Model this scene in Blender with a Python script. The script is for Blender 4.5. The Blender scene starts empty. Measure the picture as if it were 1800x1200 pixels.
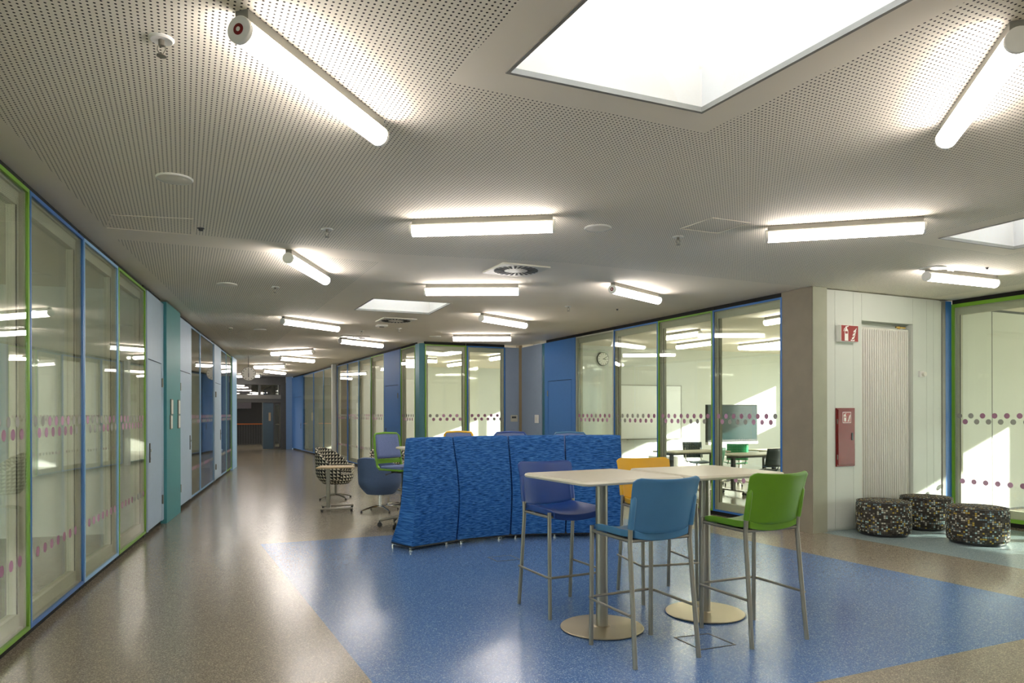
import bpy, bmesh, math, random
from mathutils import Vector, Matrix
from mathutils.geometry import delaunay_2d_cdt
PI = math.pi
sc = bpy.context.scene
C = sc.collection
rnd = random.Random(7)

# ------------------------------------------------------------------ view geometry
F = 1240.0; EYE = 1.5; H = 3.067; YH = 726.0; ROLL = 0.0022
def ray(px, py):
    dx = px - 900.0; dy = -(py - YH)
    return ((dx + dy * ROLL) / F, 1.0, (dy - dx * ROLL) / F)
def onz(px, py, z):
    r = ray(px, py); t = (z - EYE) / r[2]
    return Vector((r[0] * t, t, z))
def fl(px, py): return onz(px, py, 0.0)
def ce(px, py, z=H): return onz(px, py, z)
def ratio(px, py=728): return ray(px, py)[0]
def hit(px, P, d, py=728):
    """point where the sight line of column px meets the plan line P + s*d"""
    r = ratio(px, py)
    s = (r * P[1] - P[0]) / (d[0] - r * d[1])
    return Vector((P[0] + s * d[0], P[1] + s * d[1]))
TH = math.radians(25); cu, su = math.cos(TH), math.sin(TH)
U = Vector((cu, su)); V = Vector((-su, cu))
def uv(u, v): return Vector((u * cu - v * su, u * su + v * cu))
def touv(p): return (p[0] * cu + p[1] * su, -p[0] * su + p[1] * cu)

# ------------------------------------------------------------------ materials
def lin(h):
    h = h.lstrip('#'); o = []
    for i in (0, 2, 4):
        c = int(h[i:i + 2], 16) / 255
        o.append(c / 12.92 if c <= .04045 else ((c + .055) / 1.055) ** 2.4)
    return (*o, 1)
MATS = {}
def newmat(name):
    m = bpy.data.materials.new(name); m.use_nodes = True
    nt = m.node_tree; b = nt.nodes['Principled BSDF']
    MATS[name] = m
    return m, nt, b
def nd(nt, t, **kw):
    n = nt.nodes.new(t)
    for k, v in kw.items():
        if k.startswith('i_'): n.inputs[k[2:]].default_value = v
        else: setattr(n, k, v)
    return n
def mat(name, hexc, rough=.5, metal=0, spec=.5, noise=.06, nscale=12, bump=0, bscale=200, coat=0):
    m, nt, b = newmat(name)
    b.inputs['Roughness'].default_value = rough; b.inputs['Metallic'].default_value = metal
    b.inputs['Specular IOR Level'].default_value = spec; b.inputs['Coat Weight'].default_value = coat
    col = lin(hexc)
    tc = nd(nt, 'ShaderNodeTexCoord')
    nz = nd(nt, 'ShaderNodeTexNoise'); nz.inputs['Scale'].default_value = nscale; nz.inputs['Detail'].default_value = 3
    nt.links.new(tc.outputs['Object'], nz.inputs['Vector'])
    rp = nd(nt, 'ShaderNodeValToRGB')
    rp.color_ramp.elements[0].position = .3; rp.color_ramp.elements[1].position = .7
    rp.color_ramp.elements[0].color = tuple(c * (1 - noise) for c in col[:3]) + (1,)
    rp.color_ramp.elements[1].color = tuple(min(1, c * (1 + noise)) for c in col[:3]) + (1,)
    nt.links.new(nz.outputs['Fac'], rp.inputs['Fac']); nt.links.new(rp.outputs['Color'], b.inputs['Base Color'])
    if bump:
        n2 = nd(nt, 'ShaderNodeTexNoise'); n2.inputs['Scale'].default_value = bscale
        nt.links.new(tc.outputs['Object'], n2.inputs['Vector'])
        bp = nd(nt, 'ShaderNodeBump'); bp.inputs['Strength'].default_value = bump; bp.inputs['Distance'].default_value = .003
        nt.links.new(n2.outputs['Fac'], bp.inputs['Height']); nt.links.new(bp.outputs['Normal'], b.inputs['Normal'])
    return m
def emis(name, hexc, strength):
    m = bpy.data.materials.new(name); m.use_nodes = True; nt = m.node_tree; nt.nodes.clear()
    o = nd(nt, 'ShaderNodeOutputMaterial'); e = nd(nt, 'ShaderNodeEmission')
    e.inputs['Color'].default_value = lin(hexc); e.inputs['Strength'].default_value = strength
    nt.links.new(e.outputs[0], o.inputs[0]); MATS[name] = m; return m
def glassmat(name, tint, gain=1.0):
    m = bpy.data.materials.new(name); m.use_nodes = True; nt = m.node_tree; nt.nodes.clear()
    o = nd(nt, 'ShaderNodeOutputMaterial'); mx = nd(nt, 'ShaderNodeMixShader')
    t = nd(nt, 'ShaderNodeBsdfTransparent'); t.inputs['Color'].default_value = lin(tint)
    g = nd(nt, 'ShaderNodeBsdfGlossy'); g.inputs['Roughness'].default_value = 0.0
    geo = nd(nt, 'ShaderNodeNewGeometry')
    dt = nd(nt, 'ShaderNodeVectorMath', operation='DOT_PRODUCT')
    nt.links.new(geo.outputs['Normal'], dt.inputs[0]); nt.links.new(geo.outputs['Incoming'], dt.inputs[1])
    ab = nd(nt, 'ShaderNodeMath', operation='ABSOLUTE'); nt.links.new(dt.outputs['Value'], ab.inputs[0])
    om = nd(nt, 'ShaderNodeMath', operation='SUBTRACT'); om.inputs[0].default_value = 1.0; nt.links.new(ab.outputs[0], om.inputs[1])
    pw = nd(nt, 'ShaderNodeMath', operation='POWER'); pw.inputs[1].default_value = 5; nt.links.new(om.outputs[0], pw.inputs[0])
    ma = nd(nt, 'ShaderNodeMath', operation='MULTIPLY_ADD'); ma.inputs[1].default_value = .955 * gain; ma.inputs[2].default_value = .045 * gain
    ma.use_clamp = True
    nt.links.new(pw.outputs[0], ma.inputs[0]); nt.links.new(ma.outputs[0], mx.inputs[0])
    nt.links.new(t.outputs[0], mx.inputs[1]); nt.links.new(g.outputs[0], mx.inputs[2]); nt.links.new(mx.outputs[0], o.inputs[0])
    MATS[name] = m; return m

def floor_mat(name, base, specks, rough):
    m, nt, b = newmat(name)
    tc = nd(nt, 'ShaderNodeTexCoord')
    v = nd(nt, 'ShaderNodeTexVoronoi'); v.inputs['Scale'].default_value = 170
    nt.links.new(tc.outputs['Object'], v.inputs['Vector'])
    sp = nd(nt, 'ShaderNodeSeparateColor'); nt.links.new(v.outputs['Color'], sp.inputs[0])
    rp = nd(nt, 'ShaderNodeValToRGB'); rp.color_ramp.interpolation = 'CONSTANT'
    e = rp.color_ramp.elements; e[0].position = 0; e[0].color = lin(base)
    e[1].position = .55; e[1].color = lin(specks[0])
    for p, s in zip((.72, .9), specks[1:]):
        n = e.new(p); n.color = lin(s)
    nt.links.new(sp.outputs[0], rp.inputs['Fac']); nt.links.new(rp.outputs['Color'], b.inputs['Base Color'])
    nz = nd(nt, 'ShaderNodeTexNoise'); nz.inputs['Scale'].default_value = 260
    nt.links.new(tc.outputs['Object'], nz.inputs['Vector'])
    bp = nd(nt, 'ShaderNodeBump'); bp.inputs['Strength'].default_value = .12; bp.inputs['Distance'].default_value = .001
    nt.links.new(nz.outputs['Fac'], bp.inputs['Height']); nt.links.new(bp.outputs['Normal'], b.inputs['Normal'])
    b.inputs['Roughness'].default_value = rough; b.inputs['Specular IOR Level'].default_value = .55
    return m
floor_mat('floor_grey', '#857c6c', ('#9a9080', '#726a5d', '#aea48f'), .2)
floor_mat('floor_blue', '#4f6f9f', ('#6483b0', '#42608e', '#8ba4c4'), .2)
floor_mat('floor_teal', '#86989c', ('#98a8aa', '#78898e', '#a8b4b2'), .2)

def perforated():
    m, nt, b = newmat('ceiling_perforated')
    tc = nd(nt, 'ShaderNodeTexCoord'); mp = nd(nt, 'ShaderNodeMapping', vector_type='TEXTURE')
    mp.inputs['Rotation'].default_value = (0, 0, TH); mp.inputs['Scale'].default_value = (.0243, .0258, 1)
    nt.links.new(tc.outputs['Object'], mp.inputs['Vector'])
    fr = nd(nt, 'ShaderNodeVectorMath', operation='FRACTION'); nt.links.new(mp.outputs[0], fr.inputs[0])
    sx = nd(nt, 'ShaderNodeSeparateXYZ'); nt.links.new(fr.outputs[0], sx.inputs[0])
    cb = nd(nt, 'ShaderNodeCombineXYZ'); nt.links.new(sx.outputs[0], cb.inputs[0]); nt.links.new(sx.outputs[1], cb.inputs[1])
    ds = nd(nt, 'ShaderNodeVectorMath', operation='DISTANCE'); ds.inputs[1].default_value = (.5, .5, 0)
    nt.links.new(cb.outputs[0], ds.inputs[0])
    lt = nd(nt, 'ShaderNodeMath', operation='LESS_THAN'); lt.inputs[1].default_value = .205
    nt.links.new(ds.outputs['Value'], lt.inputs[0])
    mx = nd(nt, 'ShaderNodeMix', data_type='RGBA')
    nt.links.new(lt.outputs[0], mx.inputs[0]); mx.inputs[6].default_value = lin('#f0e9da'); mx.inputs[7].default_value = lin('#2a2622')
    nt.links.new(mx.outputs[2], b.inputs['Base Color']); b.inputs['Roughness'].default_value = .85; b.inputs['Specular IOR Level'].default_value = .2
    return m
perforated()
mat('ceiling_plain', '#ede5d6', .85, spec=.2, noise=.02, nscale=2)
mat('white_wall', '#ced2c9', .55, noise=.02, nscale=2)
mat('room_wall', '#d3d6d0', .6, noise=.02, nscale=2)
mat('grey_wall', '#c9cabb', .7, noise=.03, nscale=2)
mat('well_white', '#f2f3f3', .6, noise=.01)
mat('concrete', '#857c6c', .75, noise=.05, nscale=5, bump=.1, bscale=60)
mat('concrete_lit', '#a4a591', .7, noise=.04, nscale=5)
mat('black_gap', '#14130f', .8, noise=.02)
mat('green_frame', '#74a62c', .4, noise=.02)
mat('blue_frame', '#2f6cb4', .4, noise=.02)
mat('light_blue_frame', '#86b2da', .4, noise=.02)
mat('pale_frame', '#b5b8a8', .4, noise=.02)
mat('teal_frame', '#3d727c', .4, noise=.02)
mat('lining', '#b9b6a4', .55, noise=.03)
mat('light_blue_panel', '#a9bdd2', .5, spec=.25, noise=.02)
mat('teal_panel', '#4f9399', .5, spec=.25, noise=.02)
mat('dark_teal', '#21606e', .4, noise=.02)
mat('blue_panel', '#4676b6', .5, spec=.25, noise=.02)
mat('blue_grey_panel', '#8b99ae', .5, spec=.25, noise=.02)
mat('slate_blue', '#6f8fb8', .5, spec=.25, noise=.02)
mat('beige_post', '#8f7f62', .5, noise=.03)
mat('dark_steel', '#4a4a48', .45, noise=.05)
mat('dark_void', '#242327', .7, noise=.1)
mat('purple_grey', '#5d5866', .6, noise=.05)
mat('beam_grey', '#7d7b74', .5, noise=.05)
mat('door_slate', '#3f5664', .35, noise=.05)
mat('metal_grey', '#8a867b', .38, metal=.65, noise=.03)
mat('brushed', '#c2b79b', .36, metal=.9, noise=.04, nscale=3)
mat('chrome', '#c9c9c6', .12, metal=1, noise=.01)
mat('black_plastic', '#18181a', .45, noise=.03)
mat('dark_grey', '#3b3c3e', .5, noise=.03)
mat('white_plastic', '#e3e2dc', .4, noise=.02)
mat('cream_plastic', '#dcd8cc', .45, noise=.02)
mat('stool_blue', '#1a3f84', .38, noise=.03)
mat('stool_light_blue', '#3c7096', .38, noise=.03)
mat('stool_green', '#5d8c1a', .38, noise=.03)
mat('stool_yellow', '#d6a31c', .38, noise=.03)
mat('table_top', '#bdb5a1', .35, noise=.03, nscale=40)
mat('table_edge', '#cbc4b0', .4, noise=.02)
mat('wood_beige', '#b8a27e', .5, noise=.08, nscale=30)
mat('fabric_slate', '#47587a', .9, noise=.1, nscale=90, bump=.2, bscale=400)
mat('fabric_grey_blue', '#66749c', .9, noise=.1, nscale=90, bump=.2, bscale=400)
mat('red_paint', '#74100e', .35, spec=.3, noise=.03)
mat('sign_red', '#8e1714', .4, noise=.02)
mat('sign_white', '#f0eee8', .5, noise=.01)
mat('brass', '#a98a4a', .3, metal=1, noise=.05)
mat('radiator_white', '#dcdad0', .35, noise=.02)
mat('screen', '#1d3436', .12, noise=.05)
mat('whiteboard', '#eceeec', .25, noise=.01)
mat('dot_mauve', '#9c6f88', .5, noise=.03)
mat('dot_pink', '#b68aa6', .5, noise=.03)
mat('dot_grey', '#93938c', .5, noise=.03)
mat('chair_green', '#2f9a63', .4, noise=.03)
mat('chair_dark', '#26363a', .5, noise=.03)
mat('orange_rail', '#c4622a', .4, noise=.03)
mat('roof_red', '#a4574a', .8, noise=.15, nscale=4)
mat('house_wall', '#d8d0c4', .8, noise=.05)
mat('ground', '#9a9a8c', .9, noise=.1, nscale=2)
mat('vent_dark', '#1a1917', .7, noise=.02)
emis('lamp_glow', '#fff5ee', 7.0)
glassmat('glass', '#fafdf9')
glassmat('clear_glass', '#fbfcfa')

def booth_fabric():
    m, nt, b = newmat('booth_fabric')
    u = nd(nt, 'ShaderNodeUVMap'); mp = nd(nt, 'ShaderNodeMapping'); mp.inputs['Scale'].default_value = (13, 120, 1)
    nt.links.new(u.outputs[0], mp.inputs[0])
    nz = nd(nt, 'ShaderNodeTexNoise'); nz.inputs['Scale'].default_value = 1; nz.inputs['Detail'].default_value = 3; nz.inputs['Distortion'].default_value = .6
    nt.links.new(mp.outputs[0], nz.inputs['Vector'])
    rp = nd(nt, 'ShaderNodeValToRGB'); e = rp.color_ramp.elements
    e[0].position = .33; e[0].color = lin('#143768'); e[1].position = .68; e[1].color = lin('#4c7fbc')
    n = e.new(.5); n.color = lin('#285a9c')
    nt.links.new(nz.outputs['Fac'], rp.inputs['Fac']); nt.links.new(rp.outputs['Color'], b.inputs['Base Color'])
    b.inputs['Roughness'].default_value = .9; b.inputs['Specular IOR Level'].default_value = .2
    bp = nd(nt, 'ShaderNodeBump'); bp.inputs['Strength'].default_value = .3; bp.inputs['Distance'].default_value = .003
    nt.links.new(nz.outputs['Fac'], bp.inputs['Height']); nt.links.new(bp.outputs['Normal'], b.inputs['Normal'])
booth_fabric()
def pouf_fabric():
    m, nt, b = newmat('pouf_fabric')
    u = nd(nt, 'ShaderNodeUVMap'); mp = nd(nt, 'ShaderNodeMapping'); mp.inputs['Scale'].default_value = (42, 46, 1)
    nt.links.new(u.outputs[0], mp.inputs[0])
    fl_ = nd(nt, 'ShaderNodeVectorMath', operation='FLOOR'); nt.links.new(mp.outputs[0], fl_.inputs[0])
    wn = nd(nt, 'ShaderNodeTexWhiteNoise', noise_dimensions='2D'); nt.links.new(fl_.outputs[0], wn.inputs['Vector'])
    rp = nd(nt, 'ShaderNodeValToRGB'); rp.color_ramp.interpolation = 'CONSTANT'; e = rp.color_ramp.elements
    e[0].position = 0; e[0].color = lin('#38342f'); e[1].position = .34; e[1].color = lin('#524c46')
    for p, c in ((.60, '#6d7f86'), (.68, '#bbb7a6'), (.80, '#b59a45'), (.88, '#a9c4c0'), (.94, '#7d746a')):
        n = e.new(p); n.color = lin(c)
    nt.links.new(wn.outputs['Value'], rp.inputs['Fac'])
    fr = nd(nt, 'ShaderNodeVectorMath', operation='FRACTION'); nt.links.new(mp.outputs[0], fr.inputs[0])
    sx = nd(nt, 'ShaderNodeSeparateXYZ'); nt.links.new(fr.outputs[0], sx.inputs[0])
    ga = nd(nt, 'ShaderNodeMath', operation='GREATER_THAN'); ga.inputs[1].default_value = .82; nt.links.new(sx.outputs[0], ga.inputs[0])
    gb = nd(nt, 'ShaderNodeMath', operation='GREATER_THAN'); gb.inputs[1].default_value = .75; nt.links.new(sx.outputs[1], gb.inputs[0])
    mxx = nd(nt, 'ShaderNodeMath', operation='MAXIMUM'); nt.links.new(ga.outputs[0], mxx.inputs[0]); nt.links.new(gb.outputs[0], mxx.inputs[1])
    mx = nd(nt, 'ShaderNodeMix', data_type='RGBA'); nt.links.new(mxx.outputs[0], mx.inputs[0])
    nt.links.new(rp.outputs['Color'], mx.inputs[6]); mx.inputs[7].default_value = lin('#38342f')
    nt.links.new(mx.outputs[2], b.inputs['Base Color']); b.inputs['Roughness'].default_value = .85; b.inputs['Specular IOR Level'].default_value = .2
pouf_fabric()
def tri_fabric():
    m, nt, b = newmat('triangle_fabric')
    u = nd(nt, 'ShaderNodeUVMap'); mp = nd(nt, 'ShaderNodeMapping'); mp.inputs['Scale'].default_value = (15, 17, 1)
    nt.links.new(u.outputs[0], mp.inputs[0])
    fr = nd(nt, 'ShaderNodeVectorMath', operation='FRACTION'); nt.links.new(mp.outputs[0], fr.inputs[0])
    sx = nd(nt, 'ShaderNodeSeparateXYZ'); nt.links.new(fr.outputs[0], sx.inputs[0])
    ad = nd(nt, 'ShaderNodeMath', operation='ADD'); nt.links.new(sx.outputs[0], ad.inputs[0]); nt.links.new(sx.outputs[1], ad.inputs[1])
    lt = nd(nt, 'ShaderNodeMath', operation='LESS_THAN'); lt.inputs[1].default_value = .85; nt.links.new(ad.outputs[0], lt.inputs[0])
    mx = nd(nt, 'ShaderNodeMix', data_type='RGBA'); nt.links.new(lt.outputs[0], mx.inputs[0])
    mx.inputs[6].default_value = lin('#1f1f1e'); mx.inputs[7].default_value = lin('#cfcab4')
    nt.links.new(mx.outputs[2], b.inputs['Base Color']); b.inputs['Roughness'].default_value = .9
tri_fabric()

# ------------------------------------------------------------------ mesh builder
class MB:
    def __init__(s): s.v = []; s.f = []; s.m = []; s.uvs = []
    def add(s, vs, fs, m=0, uvs=None):
        o = len(s.v); s.v += [tuple(v) for v in vs]
        for k, f in enumerate(fs):
            s.f.append(tuple(i + o for i in f)); s.m.append(m)
            s.uvs.append([uvs[i] for i in f] if uvs else None)
        return s
    def box(s, x0, y0, z0, x1, y1, z1, m=0):
        vs = [(x0, y0, z0), (x1, y0, z0), (x1, y1, z0), (x0, y1, z0), (x0, y0, z1), (x1, y0, z1), (x1, y1, z1), (x0, y1, z1)]
        return s.add(vs, [(3, 2, 1, 0), (4, 5, 6, 7), (0, 1, 5, 4), (1, 2, 6, 5), (2, 3, 7, 6), (3, 0, 4, 7)], m)
    def prism(s, poly, z0, z1, m=0):
        n = len(poly); vs = [(p[0], p[1], z0) for p in poly] + [(p[0], p[1], z1) for p in poly]
        fs = [tuple(range(n - 1, -1, -1)), tuple(range(n, 2 * n))] + [(i, (i + 1) % n, (i + 1) % n + n, i + n) for i in range(n)]
        return s.add(vs, fs, m)
    def cyl(s, p0, p1, r0, r1=None, n=16, m=0, caps=True):
        return s.tube([p0, p1], [r0, r0 if r1 is None else r1], n, m, caps)
    def tube(s, pts, r, n=10, m=0, caps=True, closed=False):
        pts = [Vector(p) for p in pts]; k = len(pts)
        rs = r if isinstance(r, (list, tuple)) else [r] * k
        prev = None; rings = []
        for i in range(k):
            if closed: t = (pts[(i + 1) % k] - pts[i - 1])
            else: t = pts[min(i + 1, k - 1)] - pts[max(i - 1, 0)]
            t.normalize()
            if prev is None:
                a = Vector((0, 0, 1)) if abs(t.z) < .9 else Vector((1, 0, 0))
                nn = t.cross(a).normalized()
            else:
                nn = (prev - t * prev.dot(t)).normalized()
            prev = nn; bb = t.cross(nn)
            rings.append([pts[i] + (nn * math.cos(2 * PI * j / n) + bb * math.sin(2 * PI * j / n)) * rs[i] for j in range(n)])
        vs = [p for rg in rings for p in rg]; fs = []
        for i in range(k if closed else k - 1):
            a = i * n; b = ((i + 1) % k) * n
            for j in range(n): fs.append((a + j, a + (j + 1) % n, b + (j + 1) % n, b + j))
        if caps and not closed:
            fs.append(tuple(range(n - 1, -1, -1))); fs.append(tuple((k - 1) * n + j for j in range(n)))
        return s.add(vs, fs, m)
    def lathe(s, prof, n=32, c=(0, 0, 0), m=0, uvs=False):
        k = len(prof); vs = []; uvl = []
        L = [0]
        for i in range(1, k): L.append(L[-1] + math.hypot(prof[i][0] - prof[i - 1][0], prof[i][1] - prof[i - 1][1]))
        rmax = max(p[0] for p in prof)
        for i, (r, z) in enumerate(prof):
            for j in range(n + 1):
                a = 2 * PI * j / n
                vs.append((c[0] + r * math.cos(a), c[1] + r * math.sin(a), c[2] + z)); uvl.append((a * rmax, L[i]))
        fs = []
        for i in range(k - 1):
            for j in range(n):
                q = (i * (n + 1) + j, i * (n + 1) + j + 1, (i + 1) * (n + 1) + j + 1, (i + 1) * (n + 1) + j)
                if prof[i][0] < 1e-6: q = (q[0], q[2], q[3])
                elif prof[i + 1][0] < 1e-6: q = (q[0], q[1], q[3])
                fs.append(q)
        return s.add(vs, fs, m, uvl if uvs else None)
    def sheet(s, fn, nu, nv, m=0, uvs=None, flip=False):
        vs = []; ul = []
        for i in range(nu + 1):
            for j in range(nv + 1):
                a, b = i / nu, j / nv; vs.append(fn(a, b)); ul.append(uvs(a, b) if uvs else (a, b))
        fs = []
        for i in range(nu):
            for j in range(nv):
                q = (i * (nv + 1) + j, (i + 1) * (nv + 1) + j, (i + 1) * (nv + 1) + j + 1, i * (nv + 1) + j + 1)
                fs.append(q[::-1] if flip else q)
        return s.add(vs, fs, m, ul)
    def build(s, name, mats, parent=None, smooth=35, bevel=0, solid=0, merge=False, subd=0):
        me = bpy.data.meshes.new(name); me.from_pydata(s.v, [], s.f)
        if isinstance(mats, str): mats = [mats]
        for mm in mats: me.materials.append(MATS[mm])
        me.polygons.foreach_set('material_index', s.m)
        if any(u is not None for u in s.uvs):
            l = me.uv_layers.new(name='UVMap')
            k = 0
            for f, u in zip(s.f, s.uvs):
                for i in range(len(f)):
                    l.data[k].uv = u[i] if u else (0, 0); k += 1
        if merge:
            bm = bmesh.new(); bm.from_mesh(me); bmesh.ops.remove_doubles(bm, verts=bm.verts, dist=1e-5)
            bmesh.ops.recalc_face_normals(bm, faces=bm.faces); bm.to_mesh(me); bm.free()
        if smooth:
            me.polygons.foreach_set('use_smooth', [True] * len(me.polygons))
            me.set_sharp_from_angle(angle=math.radians(smooth))
        me.update()
        o = bpy.data.objects.new(name, me); C.objects.link(o)
        if parent: o.parent = parent
        if solid:
            md = o.modifiers.new('solid', 'SOLIDIFY'); md.thickness = solid; md.offset = 0
        if bevel:
            md = o.modifiers.new('bevel', 'BEVEL'); md.width = bevel; md.segments = 2; md.limit_method = 'ANGLE'; md.angle_limit = math.radians(40)
        if subd:
            md = o.modifiers.new('sub', 'SUBSURF'); md.levels = subd; md.render_levels = subd
        return o

def tag(o, label, cat, group=None, kind=None):
    o['label'] = label; o['category'] = cat
    if group: o['group'] = group
    if kind: o['kind'] = kind
    return o
def thing(name, label, cat, loc=(0, 0, 0), rz=0, group=None, kind=None):
    o = bpy.data.objects.new(name, None); C.objects.link(o)
    o.empty_display_size = .1
    o.location = (loc[0], loc[1], loc[2] if len(loc) > 2 else 0); o.rotation_euler = (0, 0, rz)
    return tag(o, label, cat, group, kind)
def copy_tree(o, parent=None):
    c = o.copy(); C.objects.link(c)
    c.parent = parent
    for ch in list(o.children): copy_tree(ch, c)
    return c
def dup(o, loc, rz, label, group=None):
    c = copy_tree(o)
    c.location = (loc[0], loc[1], loc[2] if len(loc) > 2 else 0); c.rotation_euler = (0, 0, rz); c['label'] = label
    if group: c['group'] = group
    return c
def ang(d): return math.atan2(d[1], d[0])

# ------------------------------------------------------------------ camera
cam = bpy.data.cameras.new('camera'); co = bpy.data.objects.new('camera', cam); C.objects.link(co)
cam.sensor_fit = 'HORIZONTAL'; cam.sensor_width = 36; cam.lens = 36 * F / 1800
cam.shift_y = (YH - 600) / 1800
co.matrix_world = Matrix.Translation((0, 0, EYE)) @ Matrix.Rotation(PI / 2, 4, 'X') @ Matrix.Rotation(-ROLL, 4, 'Z')
cam.clip_start = .05; cam.clip_end = 300
sc.camera = co

# ------------------------------------------------------------------ plan lines
LW = [(-1.78 + .306 * 5.6, -5.6)]                                    # left wall, near to far
LWpts = [fl(0, 1168), fl(148, 1037), fl(290, 917), fl(415, 820)]
def left(px):
    if px <= 148: a, b = LWpts[0], LWpts[1]
    elif px <= 290: a, b = LWpts[1], LWpts[2]
    else: a, b = LWpts[2], LWpts[3]
    return hit(px, a, b - a)
BW0 = uv(7.07, 14.68)                                                # blue classroom wall line
def blue(px): return hit(px, BW0, -V)
MW0 = uv(4.70, 14.69)
def mid(px): return hit(px, MW0, U)
CR0 = Vector((-2.0, 15.3)); CRd = (CR0 - Vector((-9.33, 29.9))).normalized()
def cor(px): return hit(px, CR0, CRd)
def whitew(px): return hit(px, uv(7.31, 6.36), U)
def rightw(px): return hit(px, uv(9.56, 6.36), -V)

# ------------------------------------------------------------------ floor and ceiling
def pip(p, poly):
    c = False; n = len(poly)
    for i in range(n):
        a, b = poly[i], poly[i - 1]
        if (a[1] > p[1]) != (b[1] > p[1]) and p[0] < (b[0] - a[0]) * (p[1] - a[1]) / (b[1] - a[1]) + a[0]: c = not c
    return c
def cdt_mesh(polys, classify, z, zt, name, mats):
    vs = []; es = []
    for poly in polys:
        o = len(vs); n = len(poly); vs += [Vector((p[0], p[1])) for p in poly]
        es += [(o + i, o + (i + 1) % n) for i in range(n)]
    ov, oe, of, *_ = delaunay_2d_cdt(vs, es, [], 0, 1e-6)
    mb = MB(); pts = [(p.x, p.y, z) for p in ov]; mb.v = pts
    for f in of:
        c = sum((ov[i] for i in f), Vector((0, 0))) / len(f)
        k = classify(c)
        if k is None: continue
        mb.f.append(tuple(f)); mb.m.append(k); mb.uvs.append(None)
    # sides + back for thickness
    cnt = {}
    for f in mb.f:
        for i in range(len(f)):
            e = (f[i], f[(i + 1) % len(f)]); cnt[e] = cnt.get(e, 0) + 1
    n = len(pts); mb.v = pts + [(p[0], p[1], zt) for p in pts]
    base = list(zip(mb.f, mb.m))
    for f, m in base:
        mb.f.append(tuple(i + n for i in reversed(f))); mb.m.append(0); mb.uvs.append(None)
    for (a, b) in cnt:
        if (b, a) not in cnt:
            mb.f.append((b, a, a + n, b + n)); mb.m.append(0); mb.uvs.append(None)
    return mb.build(name, mats, smooth=0, merge=False)

foot = [uv(-8.2, -6.2), uv(16.1, -6.2), uv(16.1, 14.5), uv(13.8, 14.5), uv(13.8, 38), uv(-8.2, 38)]
blueP = [Vector((-2.9, 8.12)), Vector((1.83, 10.07)), Vector((4.42, 5.12)), Vector((-.33, 3.04))]
ta, tb = fl(1430, 933).xy, fl(1768, 994.5).xy; td = (tb - ta).normalized()
tealP = [ta, ta + td * 6.5, ta + td * 6.5 + U * 6, ta + U * 6 - td * .3]
tealP = [ta + Vector((-.02, .05)), ta + td * 5.0, uv(9.56, touv(ta + td * 5.0)[1] + .2), uv(9.56, 6.4), uv(7.2, 6.4)]
def fclass(c):
    if not pip(c, foot): return None
    if pip(c, blueP): return 1
    if pip(c, tealP): return 2
    return 0
o = cdt_mesh([foot, blueP, tealP], fclass, 0, -.3, 'floor', ['floor_grey', 'floor_blue', 'floor_teal'])
o.data.flip_normals() if False else None
tag(o, 'grey speckled vinyl floor with a large blue rectangle inlay', 'floor', kind='structure')

# skylights
def rectpoly(p, a, b): return [p, p + a, p + a + b, p + b]
k0 = ce(888, 127).xy; k1 = ce(1234, 198).xy
e1 = (k1 - k0); n1 = Vector((e1.y, -e1.x)).normalized()
ke = ce(1600, 0).xy - k1
SKA = [k0, k1, k1 + ke.normalized() * 1.75, k0 + ke.normalized() * 1.75]
SKB = [ce(622, 544).xy, ce(755, 552).xy, ce(795, 532).xy, ce(655, 524).xy]
q0 = ce(1649, 418.5).xy; q1 = ce(1781, 437.5).xy
qe = (q1 - q0); qn = Vector((qe.y, -qe.x)).normalized()
SKC = [q0, q1, q1 + qn * 1.15, q0 + qn * 1.15]
SKD = [uv(1.2, -3.6), uv(3.4, -3.6), uv(3.4, -1.4), uv(1.2, -1.4)]  # unseen skylight behind the camera, added for soft light from above
SKYL = [SKA, SKB, SKC, SKD]
def grow(poly, m):
    c = sum(poly, Vector((0, 0))) / len(poly)
    out = []
    n = len(poly)
    for i in range(n):
        d1 = (poly[i] - poly[i - 1]).normalized(); d2 = (poly[i] - poly[(i + 1) % n]).normalized()
        out.append(poly[i] + (d1 + d2) * m)
    return out
lw_off = []
def loff(p, d):
    dd = (LWpts[3].xy - LWpts[0].xy).normalized(); nn = Vector((dd.y, -dd.x)); return Vector(p[:2]) + nn * d
fieldA = [loff(LWpts[0].xy - (LWpts[1] - LWpts[0]).xy * 5, .2), loff(LWpts[0], .2), ce(183, 398).xy, ce(450, 421.7).xy, ce(667, 445).xy, ce(1000, 462).xy,
          uv(9.3, 6.42), uv(9.3, -5.8)]
fieldB = [ce(205, 420).xy, loff(LWpts[2], .22), loff(LWpts[3], .25), uv(1.85, 20), uv(1.85, 7.2)]
mg = [grow(s, .2) for s in SKYL]
def cclass(c):
    if not pip(c, foot): return None
    for s in SKYL:
        if pip(c, s): return None
    for s in mg:
        if pip(c, s): return 0
    if pip(c, fieldA) or pip(c, fieldB): return 1
    return 0
o = cdt_mesh([foot, fieldA, fieldB] + SKYL + mg, cclass, H, H + .35, 'ceiling', ['ceiling_plain', 'ceiling_perforated'])
tag(o, 'white perforated plaster ceiling with square skylight openings', 'ceiling', kind='structure')
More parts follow.
